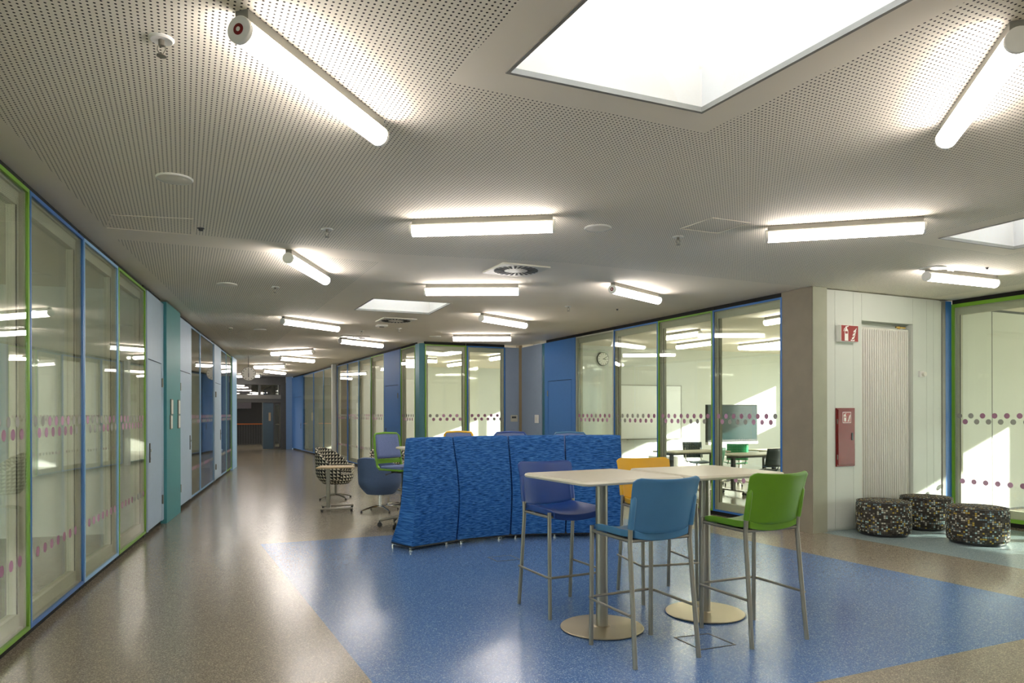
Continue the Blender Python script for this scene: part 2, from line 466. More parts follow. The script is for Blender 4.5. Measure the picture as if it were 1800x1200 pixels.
for k, (s, lab) in enumerate(zip(SKYL, ('large skylight at the top of the picture, its white shaft glowing', 'small white skylight above the corridor side of the hall', 'white skylight at the right edge above the pillar', 'unseen skylight added behind the camera to light the hall'))):
    t = thing('skylight', lab, 'skylight', (0, 0, 0), kind='structure')
    mb = MB(); n = len(s); out = grow(s, .04); TOP = H + 2.0
    vs = [(p.x, p.y, H + .36) for p in s]
    # shaft walls (thick)
    for i in range(n):
        a, b = s[i], s[(i + 1) % n]; A, B = out[i], out[(i + 1) % n]
        z0, z1 = H + .012, TOP
        mb.add([(a.x, a.y, z0), (b.x, b.y, z0), (B.x, B.y, z0), (A.x, A.y, z0), (a.x, a.y, z1), (b.x, b.y, z1), (B.x, B.y, z1), (A.x, A.y, z1)],
               [(0, 1, 2, 3), (7, 6, 5, 4), (0, 4, 5, 1), (1, 5, 6, 2), (2, 6, 7, 3), (3, 7, 4, 0)])
    mb.build('shaft', 'well_white', t, smooth=0)
    mb = MB(); ins = grow(s, -.018)
    for i in range(n):
        a, b = s[i], s[(i + 1) % n]; A, B = ins[i], ins[(i + 1) % n]
        mb.add([(a.x, a.y, H - .006), (b.x, b.y, H - .006), (B.x, B.y, H - .006), (A.x, A.y, H - .006), (a.x, a.y, H + .02), (b.x, b.y, H + .02), (B.x, B.y, H + .02), (A.x, A.y, H + .02)],
               [(3, 2, 1, 0), (4, 5, 6, 7), (1, 5, 4, 0), (2, 6, 5, 1), (3, 7, 6, 2), (0, 4, 7, 3)])
    mb.build('edge_trim', 'beam_grey', t, smooth=0)

# ------------------------------------------------------------------ facade units (local x along the wall, +y into the room behind)
ZB, ZT = .06, 3.005
NW = [0]; ND = [0]; NT = [0]
def dots_part(t, L, y, rows=((1.45, 0), (1.37, .5), (.55, .25)), seed=0, flip=False):
    r = random.Random(seed); mb = MB(); sp = .155
    for z, off in rows:
        x = .12 + off * sp; run = 0; col = r.randrange(3)
        while x < L - .1:
            if run <= 0: col = r.choice((0, 0, 1, 2, 2)); run = r.randrange(1, 5)
            run -= 1
            vs = [(x, y, z)] + [(x + .036 * math.cos(2 * PI * k / 20), y, z + .036 * math.sin(2 * PI * k / 20)) for k in range(20)]
            mb.add(vs, [(0, 1 + k, 1 + (k + 1) % 20) for k in range(20)], col); x += sp
    if mb.f:
        mb.build('dot_stickers', ['dot_mauve', 'dot_pink', 'dot_grey'], t, smooth=0, solid=.0008)
def window(p0, p1, col, label, dots=True, fw=.026, depth=.05, inner=True, z1=ZT, seed=None, z0=ZB, double=True):
    NW[0] += 1; d = (p1 - p0); L = d.length
    t = thing('window_%d' % NW[0], label, 'window', (p0.x, p0.y, 0), ang(d), kind='structure')
    mb = MB()
    for (a, b, c, e) in ((0, z0, fw, z1), (L - fw, z0, L, z1), (fw, z0, L - fw, z0 + fw), (fw, z1 - fw, L - fw, z1)): mb.box(a, -.003, b, c, .016, e)
    mb.build('frame', col, t, smooth=0)
    mb = MB(); w = .018; il = .07
    if inner:
        # deep reveal lining and inner frame
        mb.box(fw * .3, .016, z0, fw + .01, depth, z1); mb.box(L - fw - .01, .016, z0, L - fw * .3, depth, z1)
        mb.box(fw, .03, z0, L - fw, depth, z0 + fw + .01); mb.box(fw, .03, z1 - fw - .01, L - fw, depth, z1)
        il, ih = .05, .10
        for (a, b, c, e) in ((0, z0, fw + il, z1), (L - fw - il, z0, L, z1), (fw + il, z0, L - fw - il, z0 + fw + ih), (fw + il, z1 - fw - ih, L - fw - il, z1)): mb.box(a, depth, b, c, depth + .06, e)
        mb.build('reveal_lining', 'lining', t, smooth=0)
        MB().box(fw + il, depth - .002, z0 + fw + ih, fw + il + .006, depth + .004, z1 - fw - ih).box(L - fw - il - .006, depth - .002, z0 + fw + ih, L - fw - il, depth + .004, z1 - fw - ih).build('gasket', 'black_gap', t, smooth=0)
        if double: MB().box(fw + il, depth + .025, z0 + fw + ih, L - fw - il, depth + .033, z1 - fw - ih).build('inner_pane', 'glass', t, smooth=0)
    g = MB().box(fw, .004, z0 + fw, L - fw, .012, z1 - fw); g.build('glass_pane', 'glass', t, smooth=0)
    gp = MB(); gp.box(0, .035, 0, L, .06, z0).box(0, .035, z1, L, .06, H); gp.build('shadow_gap', 'black_gap', t, smooth=0)
    if dots: dots_part(t, L, .0025, seed=NW[0] if seed is None else seed)
    return t
def solid(p0, p1, col, label, door=None, y0=-.012, y1=.08, z0=ZB, z1=ZT, hside='l', hinges=True, cat='wall panel', handle=True):
    d = p1 - p0; L = d.length
    if door:
        ND[0] += 1; nm = 'door_%d' % ND[0]
    else:
        NT[0] += 1; nm = 'trim_%d' % NT[0]
    t = thing(nm, label, cat, (p0.x, p0.y, 0), ang(d), kind='structure')
    if not door:
        MB().box(0, y0, z0, L, y1, z1).build('panel', col, t, smooth=0, bevel=.003)
    else:
        a, b, zt = door; a *= L; b *= L; g = .011
        mb = MB().box(0, y0, z0, a - g, y1, z1).box(b + g, y0, z0, L, y1, z1).box(a - g, y0, zt + g, b + g, y1, z1)
        mb.build('panel', col, t, smooth=0)
        MB().box(a - g, y0 + .018, z0, b + g, y1, zt + g).build('rebate', 'black_gap', t, smooth=0)
        lf = MB().box(a, y0, z0 + .01, b, y0 + .017, zt).build('door_leaf', col, t, smooth=0, bevel=.002)
        hx = a + .07 if hside == 'l' else b - .07; gx = b if hside == 'l' else a
        if handle:
            hp = MB().box(hx - .025, y0 - .008, .9, hx + .025, y0, 1.14).build('handle_plate', 'black_plastic', lf, smooth=0, bevel=.003)
            mb = MB().tube([(hx, y0 - .005, 1.05), (hx, y0 - .022, 1.05)], .016, 12)
            mb.cyl((hx, y0 - .012, .95), (hx, y0 - .007, .95), .014)
            mb.build('lever', 'chrome', lf)
        for z in ((.35, zt - .25) if hinges else ()):
            MB().cyl((gx, y0 - .012, z - .06), (gx, y0 - .012, z + .06), .011, n=10).build('hinge', 'metal_grey', lf)
    if z0 > 0: MB().box(0, .03, 0, L, .06, z0).box(0, .03, z1, L, .06, H).build('shadow_gap', 'black_gap', t, smooth=0)
    return t

# ---- left wall
d0 = (LWpts[1] - LWpts[0]).xy.normalized()
pm1 = left(0) - d0 * .75; pm2 = pm1 - d0 * 1.6; pm3 = pm2 - d0 * 6.5
window(pm1, left(52), 'green_frame', 'green-framed glass panel at the left edge of the picture')
window(pm2, pm1, 'light_blue_frame', 'glass panel of the left wall beside the camera')
solid(pm3, pm2, 'light_blue_panel', 'pale blue wall panel of the left wall behind the camera')
window(left(53), left(147), 'blue_frame', 'mid-blue framed glass panel, second from the left edge')
window(left(148), left(208), 'light_blue_frame', 'pale blue framed glass panel, third from the left edge')
window(left(209), left(256), 'green_frame', 'green-framed glass panel next to the pale blue door')
solid(left(257), left(286), 'light_blue_panel', 'pale blue door with black handle left of the teal panel', door=(.06, .86, 2.17), cat='door')
pa, pb = left(286), left(311)
solid(pa, pb, 'teal_panel', 'full-height teal wall panel carrying four small signs', y0=-.05, y1=.1, z0=0, z1=H - .03)
solid(pb + (pb - pa).normalized() * .003, left(335), 'light_blue_panel', 'pale blue door with black handle right of the teal panel', door=(.12, .93, 2.17), hside='r', cat='door')
window(left(336), left(352), 'light_blue_frame', 'narrow glass panel right after the second pale blue door', inner=False)
window(left(352.5), left(375.5), 'light_blue_frame', 'glass panel with white mullion before the far pale blue door', inner=False)
solid(left(376), left(388), 'light_blue_panel', 'narrow pale blue door far down the left wall', door=(.12, .9, 2.17), cat='door', hside='r')
window(left(388.5), left(398), 'light_blue_frame', 'second last glass panel of the left wall near the corridor clock', inner=False)
window(left(398.3), left(407), 'green_frame', 'last glass panel of the left wall near the corridor clock', inner=False)
pe, pf = left(407.5), left(415)
solid(pe, pf, 'light_blue_frame', 'light blue end post of the left wall by the corridor clock', y0=-.02, y1=.5, z0=0, z1=H - .03)

# ---- blue classroom wall, right of centre
solid(blue(918), blue(953), 'blue_grey_panel', 'blue grey wall panel with white switch plate left of the blue door', z0=0)
solid(blue(953.3), blue(958), 'dark_teal', 'narrow dark teal strip beside the blue door', y0=.0, z0=0)
solid(blue(958.3), blue(1012), 'blue_panel', 'bright blue door in full-height blue panel behind the booth', door=(.12, .88, 2.17), hside='r', cat='door', handle=False)
window(blue(1012.5), blue(1078.5), 'pale_frame', 'pale framed classroom window showing the round wall clock')
window(blue(1079), blue(1156.5), 'blue_frame', 'blue-framed classroom window showing the whiteboard')
window(blue(1157), blue(1252.5), 'green_frame', 'green-framed classroom window left of the big screen')
window(blue(1253), blue(1375), 'blue_frame', 'wide blue-framed classroom window beside the concrete pillar')
# ---- middle wall
window(mid(747), mid(820), 'green_frame', 'green-framed glass panel above the left half of the booth')
window(mid(821), mid(888), 'blue_frame', 'blue-framed glass panel above the middle of the booth')
solid(mid(888.5), mid(912), 'blue_grey_panel', 'blue grey wall panel with notice plate in the inner corner', z0=0)
t = thing('trim_90', 'brown vertical post in the inner corner of the blue grey walls', 'post', (0, 0, 0), kind='structure')
a, b = mid(912.3), blue(918)
cpt = uv(7.07, 14.69)
MB().prism([a, Vector((b.x, b.y)), cpt + V * .1 + U * .1, a + V * .15], 0, H - .005).build('post', 'beige_post', t, smooth=0)
# ---- corridor right wall
solid(cor(514), cor(532), 'blue_panel', 'bright blue door at the far end of the corridor', door=(.25, .9, 2.17), hside='r', cat='door', hinges=False)
window(cor(532.5), cor(551), 'blue_frame', 'farthest corridor glass panel next to the far blue door', inner=False, dots=False)
window(cor(551.3), cor(568.5), 'blue_frame', 'corridor glass panel, second from the far blue door', inner=False, dots=False)
window(cor(569), cor(585.5), 'teal_frame', 'corridor glass panel just beyond the beige column', inner=False, dots=False)
solid(cor(586), cor(592), 'concrete', 'slim beige column between the corridor glass panels', y1=.4, z0=0, z1=H - .01)
window(cor(592.5), cor(610.5), 'blue_frame', 'corridor glass panel right after the beige column', double=False)
window(cor(611), cor(630.5), 'blue_frame', 'second corridor glass panel right of the beige column', double=False)
window(cor(631), cor(651.5), 'teal_frame', 'third corridor glass panel right of the beige column', double=False)
window(cor(652), cor(675), 'green_frame', 'corridor glass panel left of the near blue corridor door', double=False)
solid(cor(675.5), cor(704), 'blue_panel', 'blue corridor door behind the green drafting chair', door=(.08, .9, 2.17), hside='l', cat='door')
window(cor(704.5), cor(729.5), 'green_frame', 'narrow green-framed corridor panel next to the corner post', double=False)
t = thing('trim_91', 'dark teal corner post above the left end of the booth', 'post', (0, 0, 0), kind='structure')
a, b = cor(730), mid(746.5)
corner = hit(737, CR0, CRd)
MB().prism([a, corner, b, b + V * .12, a + U * .12], 0, H - .04).build('post', 'teal_frame', t, smooth=0)

# ---- pillar, white wall with radiator niche
t = thing('trim_92', 'bare concrete pillar between the classroom window and the white wall', 'pillar', (0, 0, 0), kind='structure')
MB().prism([uv(7.07, 6.35), uv(7.31, 6.35), uv(7.31, 6.85), uv(7.07, 6.85)], 0, H).build('pillar', 'concrete', t, smooth=0, bevel=.004)
MB().prism([uv(7.075, 6.342), uv(7.315, 6.342), uv(7.315, 6.352), uv(7.075, 6.352)], 0, H - .002).build('lit_face', 'concrete_lit', t, smooth=0)  # thin sheet over this face, its brighter lighting put into the concrete colour
wl, wr = whitew(1452.5), whitew(1655)
WL = (wr - wl).length; wa = ang(U)
def wx(px): return (whitew(px) - wl).length
t = thing('wall_right', 'white panelled wall with a radiator niche behind the poufs', 'wall', (wl.x, wl.y, 0), wa, kind='structure')
nx0, nx1, nz = wx(1515), wx(1605), 2.69
mb = MB(); g = .004
cuts = [0, wx(1468), wx(1500), nx0]
for a, b in zip(cuts[:-1], cuts[1:]): mb.box(a + g / 2, 0, .03, b - g / 2, .02, H - .03)
cuts = [nx1, wx(1629), wx(1641), WL]
for a, b in zip(cuts[:-1], cuts[1:]): mb.box(a + g / 2, 0, .03, b - g / 2, .02, H - .03)
mb.box(nx0 + g / 2, 0, nz, nx1 - g / 2, .02, H - .03)
mb.build('panels', 'white_wall', t, smooth=0)
mb = MB().box(0, .02, 0, nx0, .27, H - .012).box(nx1, .02, 0, WL, .27, H - .012).box(nx0, .02, nz, nx1, .27, H - .012).box(nx0, .15, 0, nx1, .27, nz)
mb.build('backing', 'white_wall', t, smooth=0)
# reveal and blue post
solid(whitew(1655.3), whitew(1661), 'beam_grey', 'grey corner strip between white wall and blue post', y1=.2, z0=0, z1=H - .02)
p = whitew(1661.2); q = whitew(1671.5)
solid(p, q, 'blue_frame', 'blue post left of the green-framed window at the right', y1=.25, z0=0, z1=H - .02)
rdir = -V
r0 = rightw(1672)
r0 = q
for i, lab in enumerate(('green-framed window at the right edge with sunlit wall behind', 'right-hand window next to the camera, first beyond the edge', 'right-hand window next to the camera, second beyond the edge', 'right-hand window next to the camera, third beyond the edge', 'right-hand window next to the camera, fourth beyond the edge')):
    window(r0 + rdir * (i * 2.0), r0 + rdir * (i * 2.0 + 1.995), 'green_frame' if i % 2 == 0 else 'blue_frame', lab, inner=(i < 2), fw=.05, dots=(i < 2))
ru = touv(r0)[0]; rv = touv(r0)[1] - 10
def wallbox(name, u0, v0, u1, v1, z0, z1, m, label):
    o = MB().prism([uv(u0, v0), uv(u1, v0), uv(u1, v1), uv(u0, v1)], z0, z1).build(name, m, None, smooth=0)
    return tag(o, label, 'wall', kind='structure')
wallbox('wall_right_near', ru, -6, ru + .15, rv, 0, H, 'white_wall', 'white wall to the right of the camera')
wallbox('wall_behind', -3, -6.2, 16.1, -6.0, 0, H, 'white_wall', 'white wall behind the camera')
wallbox('wall_right_room', 7.33, 6.64, 15.9, 6.9, .02, H - .04, 'room_wall', 'white far wall of the sunlit room at the right')
mb = MB()
for uu in (9.95, 11.15, 12.35, 13.55): mb.prism([uv(uu, 6.637), uv(uu + .012, 6.637), uv(uu + .012, 6.645), uv(uu, 6.645)], .02, H - .04)
mb.prism([uv(7.4, 6.66), uv(15.9, 6.66), uv(15.9, 6.88), uv(7.4, 6.88)], H - .04, H)
tag(mb.build('trim_94', 'dark_grey', None, smooth=0), 'dark joints and top gap of the sunlit room wall at the right', 'trim', kind='structure')
wallbox('wall_classroom', 7.25, 14.05, 15.9, 14.4, 0, H, 'room_wall', 'pale classroom wall carrying clock and whiteboard')
wallbox('wall_middle_room', 4.3, 22.7, 13.7, 22.9, 0, H, 'room_wall', 'pale back wall of the room behind the booth')
wallbox('wall_far_room', 4.75, 31.2, 13.7, 31.4, 0, H, 'grey_wall', 'far wall of the last corridor room')
# facade (outer wall) with openings: list of (v0, v1, sill)
def facade(name, u, v0, v1, ops, label, head=2.82):
    mb = MB(); cur = v0
    def b(a, c, z0, z1):
        if c - a > .001: mb.prism([uv(u, a), uv(u + .2, a), uv(u + .2, c), uv(u, c)], z0, z1)
    for a, c, s in sorted(ops):
        b(cur, a, 0, H); b(a, c, 0, s); b(a, c, head, H); cur = c
    b(cur, v1, 0, H)
    o = mb.build(name, 'room_wall', None, smooth=0)
    return tag(o, label, 'wall', kind='structure')
BA = .6
def wv(vw, w): return vw - w
facade('wall_facade', 15.9, -6, 14.4,
       [(wv(6.64, 3.9), wv(6.64, 2.6), .05), (wv(6.64, 5.4), wv(6.64, 4.0), .05), (wv(6.64, 7.0), wv(6.64, 5.5), .05), (wv(6.64, 8.6), wv(6.64, 7.1), .05), (wv(6.64, 10.3), wv(6.64, 8.7), .05),
        (wv(14.05, 2.3), wv(14.05, .96), 1.7), (wv(14.05, 4.0), wv(14.05, 2.5), .05), (wv(14.05, 5.6), wv(14.05, 4.1), .05), (wv(14.05, 7.0), wv(14.05, 5.7), .05)],
       'outer wall with tall openings on the sunny right side')
facade('wall_facade_middle', 13.6, 14.4, 31.4, [(15.2, 16.8, .05), (16.9, 18.6, .05), (18.7, 20.1, .05), (20.2, 21.0, .05), (23.6, 26.0, .5), (26.2, 28.5, .5), (28.7, 30.8, .5)],
       'outer wall with openings of the middle and far rooms')
# left rooms
ln = Vector((-d0.y, d0.x)); fd = (LWpts[3] - LWpts[0]).xy.normalized(); lnn = Vector((-fd.y, fd.x))
def lwall(name, a, b, m, label, th=.12):
    d = (b - a).normalized(); n = Vector((-d.y, d.x))
    o = MB().prism([a, b, b + n * th, a + n * th], 0, H).build(name, m, None, smooth=0); return tag(o, label, 'wall', kind='structure')
L0 = LWpts[0].xy - fd * 9; L1 = LWpts[3].xy
LM = L0 + fd * 14.5
lwall('wall_left_room', LM + lnn * 3.4, L1 + lnn * 3.4, 'grey_wall', 'grey back wall of the rooms behind the left glass wall')
sp = left(272)
lwall('wall_left_partition', sp + lnn * .1, sp + lnn * 3.4, 'room_wall', 'partition wall between the two left rooms')
lwall('wall_left_end', L1 + lnn * .5 - fd * .1, L1 + lnn * 3.5 - fd * .1, 'room_wall', 'end wall of the left rooms by the corridor')
facade('wall_left_far', -8.2, -6.2, 23.5, [(-5.5, -3, .4), (-2.7, -.2, .4), (.1, 2.6, .4), (3, 5.5, .4), (6, 8, .4)], 'outer wall beyond the left rooms')  # openings added out of view to let daylight into the left rooms
facade('wall_left_facade', -8.2, 23.5, 31, [(24.0, 25.8, 1.0)], 'outer wall with openings left of the corridor end')

# ---- corridor end portal
E0 = fl(501, 789).xy
ed = U
def endw(px): return hit(px, E0, ed)
ez = lambda px, py: EYE + ray(px, py)[2] * endw(px).y
t = thing('wall_far', 'dark steel portal with transom lights at the end of the corridor', 'portal', (E0.x, E0.y, 0), ang(ed), kind='structure')
def ex(px): return (endw(px) - E0).dot(ed)
zT1, zT2 = ez(460, 676), ez(460, 694); zb1 = ez(460, 701); zo = ez(450, 706)
xl = ex(380)
mb = MB().box(ex(493), -.1, 0, ex(502), .25, H).box(xl, -.1, zT1, ex(493), .25, H).box(ex(454.5), -.05, zT2, ex(458.5), .2, zT1).box(ex(489.5), -.05, zT2, ex(493), .2, zT1).box(xl, -.1, zo - .02, ex(493), .2, zb1)
mb.build('portal_frame', 'dark_steel', t, smooth=0)
MB().box(xl, -.16, zb1, ex(493), .2, zT2).build('beam', 'beam_grey', t, smooth=0)
MB().box(xl, .05, zT2, ex(493), .06, zT1).build('transom_pane', 'glass', t, smooth=0)
t2 = thing('door_90', 'slate blue door leaf standing open at the end of the corridor', 'door', (endw(462).x, endw(462).y, 0), ang(ed), kind='structure')
dl = ex(480.5) - ex(462)
MB().box(0, .0, .02, dl, .06, zo - .03).build('door_leaf', 'door_slate', t2, smooth=0)
MB().box(dl * .55, -.01, 1.2, dl * .75, 0, 1.55).build('notice', 'wood_beige', t2, smooth=0)
t2 = thing('door_91', 'glazed door leaf at the end of the corridor', 'door', (endw(481).x, endw(481).y, 0), ang(ed), kind='structure')
dl2 = ex(493) - ex(481)
mb = MB().box(0, 0, .02, .05, .06, zo - .03).box(dl2 - .05, 0, .02, dl2, .06, zo - .03).box(.05, 0, .02, dl2 - .05, .06, .12).box(.05, 0, zo - .12, dl2 - .05, .06, zo - .03)
mb.build('door_frame', 'dark_steel', t2, smooth=0)
MB().box(.05, .025, .12, dl2 - .05, .035, zo - .12).build('glass_pane', 'glass', t2, smooth=0)
MB().tube([(.07, -.04, 1.05), (dl2 - .05, -.04, 1.05)], .015, 8).build('push_bar', 'chrome', t2)
# blue pillar next to it
pp = endw(502); p2 = Vector(cor(513.5)); 
solid(pp - V * .15, p2 - V * .05, 'slate_blue', 'slate blue pier at the right of the corridor portal', y1=.3, z0=0, z1=H - .01)
# stairwell behind the portal
def ebox(name, x0, y0, x1, y1, z0, z1, m, label, cat='wall'):
    A = lambda x, y: E0 + ed * x + V * y
    o = MB().prism([A(x0, y0), A(x1, y0), A(x1, y1), A(x0, y1)], z0, z1).build(name, m, None, smooth=0); return tag(o, label, cat, kind='structure')
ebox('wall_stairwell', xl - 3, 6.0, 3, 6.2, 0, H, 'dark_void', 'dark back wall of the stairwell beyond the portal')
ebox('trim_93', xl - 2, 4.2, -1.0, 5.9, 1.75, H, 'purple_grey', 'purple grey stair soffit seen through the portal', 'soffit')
ebox('wall_corridor_end', -9.5, .1, xl + .05, .3, 0, H, 'grey_wall', 'end wall of the space left of the corridor portal')
# railing
rl = thing('stair_railing', 'dark bar railing with orange handrail beyond the portal', 'railing', ((E0 + ed * xl + V * 3.2).x, (E0 + ed * xl + V * 3.2).y, 0), ang(ed))
RLn = -xl - .6
mb = MB().box(0, -.02, 0.0, .04, .02, 1.0).box(RLn - .04, -.02, 0.0, RLn, .02, 1.0).box(0, -.015, .08, RLn, .015, .12)
x = .1
while x < RLn: mb.box(x, -.006, .1, x + .012, .006, 1.0); x += .11
mb.build('bars', 'dark_steel', rl, smooth=0)
MB().tube([(0, 0, 1.03), (RLn, 0, 1.03)], .025, 10).build('handrail', 'orange_rail', rl)
MB().box(RLn + .0, -.04, 0, RLn + .09, .04, 2.3).build('newel', 'beam_grey', rl, smooth=0)

# ---- outside: ground and a red-roofed house
o = MB().box(-80, -60, -.5, 90, 110, -.32).build('ground', 'ground', None, smooth=0); tag(o, 'pale ground outside the building', 'ground', kind='structure')
hc = uv(30, 40)
h = thing('house', 'house with red roof seen through the farthest corridor windows', 'house', (hc.x, hc.y, -.32), TH)
MB().box(-6, -5, 0, 6, 5, 3.2).build('house_walls', 'house_wall', h, smooth=0)
MB().add([(-6.4, -5.4, 3.1), (6.4, -5.4, 3.1), (6.4, 5.4, 3.1), (-6.4, 5.4, 3.1), (-6.4, 0, 6.0), (6.4, 0, 6.0)], [(0, 1, 5, 4), (2, 3, 4, 5), (0, 4, 3), (1, 2, 5), (3, 2, 1, 0)]).build('roof', 'roof_red', h, smooth=0)

# ------------------------------------------------------------------ ceiling lamps
LR = .053; LZ = H - .085
def lamp_proto(disc):
    t = bpy.data.objects.new('ceiling_lamp', None); C.objects.link(t); t['category'] = 'lamp'
    L = 1.16
    def arc(a0, a1, rr, n):
        return [(rr * math.sin(a0 + (a1 - a0) * k / n), -rr * math.cos(a0 + (a1 - a0) * k / n)) for k in range(n + 1)]
    for nm, mm, a0, a1, rr in (('light_tube', 'lamp_glow', -2.15, 2.15, LR * .97), ('housing', 'white_plastic', 2.15, 2 * PI - 2.15, LR * .985)):
        q = arc(a0, a1, rr, 20); q2 = arc(a1, a0, rr * .9, 20)
        MB().add([(x, y, z) for x in (.015, L - .015) for y, z in q + q2], [(k, k + 1, k + 43, k + 42) for k in range(41)] + [(41, 0, 42, 83)]).build(nm, mm, t, merge=True)
    for a, b in ((0, .022), (L - .022, L)):
        mb = MB().tube([(a, 0, 0), (b, 0, 0)], LR, 28); c = mb.build('end_cap', 'white_plastic', t, bevel=.003)
        if disc and a == 0:
            mb = MB().tube([(-.002, 0, 0), (.001, 0, 0)], .022, 20); mb.build('red_disc', 'red_paint', c)
            mb = MB().tube([(-.003, 0, 0), (-.0015, 0, 0)], .009, 14); mb.build('disc_centre', 'cream_plastic', c)
    MB().box(.02, -.03, LR * .8, L - .02, .03, .0835).build('mounting_rail', 'beam_grey', t, smooth=0)
    return t
LP = {False: None, True: None}
def lamp(a, b, label, disc=False, L0=1.16, group='tubular ceiling lamps'):
    A = onz(a[0], a[1], LZ); B = onz(b[0], b[1], LZ); d = B - A
    if LP[disc] is None: t = LP[disc] = lamp_proto(disc)
    else: t = copy_tree(LP[disc])
    t.location = A; t.rotation_euler = (0, 0, ang(d)); t.scale = (max(.7, min(1.4, d.length / L0)), 1, 1)
    t['label'] = label; t['category'] = 'lamp'; t['group'] = group
    return t
lamp((419, 51), (669, 241), 'big glowing ceiling tube at upper left with red disc on its end', True)
lamp((1793, 68), (1662, 246), 'big glowing ceiling tube at the upper right corner')
lamp((721, 405), (976, 397), 'glowing ceiling tube seen side-on left of the round speaker')
lamp((1345, 416), (1627, 399), 'long glowing ceiling tube left of the right-hand skylight')
lamp((506, 453), (573, 493), 'short-looking ceiling tube pointing at us above the corridor skylight')
lamp((746, 512), (914, 511.5), 'side-on ceiling tube under the square swirl vent')
lamp((1075.6, 508), (1158, 528), 'ceiling tube with red end disc above the classroom windows', True)
lamp((1628, 485), (1751, 498), 'ceiling tube hanging behind the sprinkler above the white wall')
lamp((496, 564.5), (595, 578), 'slanting ceiling tube left of the second swirl vent')
lamp((597, 599), (672, 607.5), 'ceiling tube below the third swirl vent over the corridor')
lamp((477, 621.5), (551, 618), 'corridor ceiling tube, upper of the two parallel-looking ones')
lamp((492, 629.5), (552, 634.5), 'corridor ceiling tube with a small sprinkler in front')
lamp((845.5, 559), (924, 572), 'slanting ceiling tube above the inner corner of the hall')
lamp((794.8, 595), (899.4, 595), 'side-on ceiling tube just above the green-framed panel')
lamp((446.7, 645), (501.7, 643.7), 'far corridor tube right above the hanging clock')
lamp((462.5, 651.7), (501, 656), 'far corridor tube to the right of the hanging clock')
lamp((417, 661.3), (458, 660.5), 'farthest corridor tube half hidden by the hanging clock')
lamp((782, 622), (817, 616), 'upper ceiling tube in the room behind the green-framed panel')
lamp((788, 642), (823, 637), 'lower ceiling tube in the room behind the green-framed panel')
lamp((862, 631), (897, 625.5), 'ceiling tube in the room behind the blue-framed panel over the booth')
lamp((1167, 594), (1231, 585.5), 'classroom ceiling tube, upper one behind the green-framed window')
lamp((1190, 610), (1253, 602), 'classroom ceiling tube, lower one behind the green-framed window')
lamp((1299, 611), (1347, 606), 'classroom ceiling tube above the big screen')
lamp((1347, 606.5), (1390, 600), 'classroom ceiling tube reaching the pillar side of the blue window')
lamp((1345, 567), (1400, 558), 'classroom ceiling tube hanging highest beside the pillar')

def lamp_uv(u, v, rz, label):
    t = copy_tree(LP[False]); p = uv(u, v); t.location = (p.x, p.y, LZ); t.rotation_euler = (0, 0, rz); t.scale = (1, 1, 1)
    t['label'] = label; t['category'] = 'lamp'; t['group'] = 'tubular ceiling lamps'
lamp_uv(6.2, -.6, 1.9, 'unseen added ceiling tube right of and behind the camera')  # tubes behind the camera are unseen, added to light the hall
lamp_uv(.2, -1.0, .4, 'unseen added ceiling tube above and behind the camera')
lamp_uv(4.5, -3.4, 2.6, 'unseen added ceiling tube near the wall behind the camera')
lamp_uv(7.4, -4.2, .9, 'unseen added ceiling tube in the far corner behind the camera')
lamp_uv(5.4, 19.2, .3, 'ceiling tube in the middle room near the corridor glass')
lamp_uv(5.6, 21.3, .5, 'ceiling tube at the back of the middle room near the corridor glass')
# ------------------------------------------------------------------ ceiling fittings
def sprinkler(px, py, label, big=False):
    p = ce(px, py)
    t = thing('ceiling_sprinkler', label, 'sprinkler', (p.x, p.y, H), 0, 'ceiling sprinklers')
    MB().lathe([(0, -.004), (.02, -.006), (.042, -.010), (.05, -.004), (.05, .003), (0, .003)], 24).build('flange', 'white_plastic', t)
    mb = MB().cyl((0, 0, -.006), (0, 0, -.03), .012, n=12).cyl((0, 0, -.07), (0, 0, -.074), .02, n=14)
    mb.tube([(.014, 0, -.03), (.018, 0, -.045), (.004, 0, -.07)], .003, 6).tube([(-.014, 0, -.03), (-.018, 0, -.045), (-.004, 0, -.07)], .003, 6)
    mb.build('head', 'metal_grey', t)
    return t
sprinkler(284, 68, 'large-looking chrome sprinkler with white flange at upper left')
sprinkler(575, 402, 'sprinkler left of the side-on ceiling tube')
sprinkler(1192, 416, 'sprinkler left of the long right-hand ceiling tube')
sprinkler(484, 504, 'small sprinkler below left of the end-on tube')
sprinkler(999, 538, 'small sprinkler between the side-on tube and the red-disc tube')
sprinkler(702, 577, 'small sprinkler just below the second swirl vent')
sprinkler(404, 576, 'small sprinkler above the far left wall')
sprinkler(1668, 475, 'bright sprinkler hanging in front of the tube above the white wall').scale = (1.1, 1.1, 1.7)
sprinkler(635.5, 581, 'tiny sprinkler above the third swirl vent')
sprinkler(526, 629, 'tiny sprinkler in front of the corridor tube')
def speaker(px, py, label, r=.115):
    p = ce(px, py)
    t = thing('ceiling_speaker', label, 'speaker', (p.x, p.y, H), 0, 'round ceiling speakers')
    MB().lathe([(r * 1.0, 0), (r, -.006), (r * .95, -.012), (r * .9, -.010)], 36).build('rim', 'white_plastic', t)
    MB().lathe([(r * .9, -.009), (r * .6, -.016), (r * .3, -.02), (0, -.021)], 36).build('grille', 'cream_plastic', t)
speaker(307, 313, 'round white ceiling speaker nearest the left glass wall')
speaker(1051, 400, 'round white ceiling speaker right of the side-on tube')
speaker(399, 499, 'small-looking round speaker above the pale blue doors')
speaker(457, 579, 'distant round speaker left of the slanting corridor tube')
speaker(1640, 471, 'round white plate above the tube near the white wall', .13)
speaker(765, 591, 'faint round speaker left of the tube above the green-framed panel')
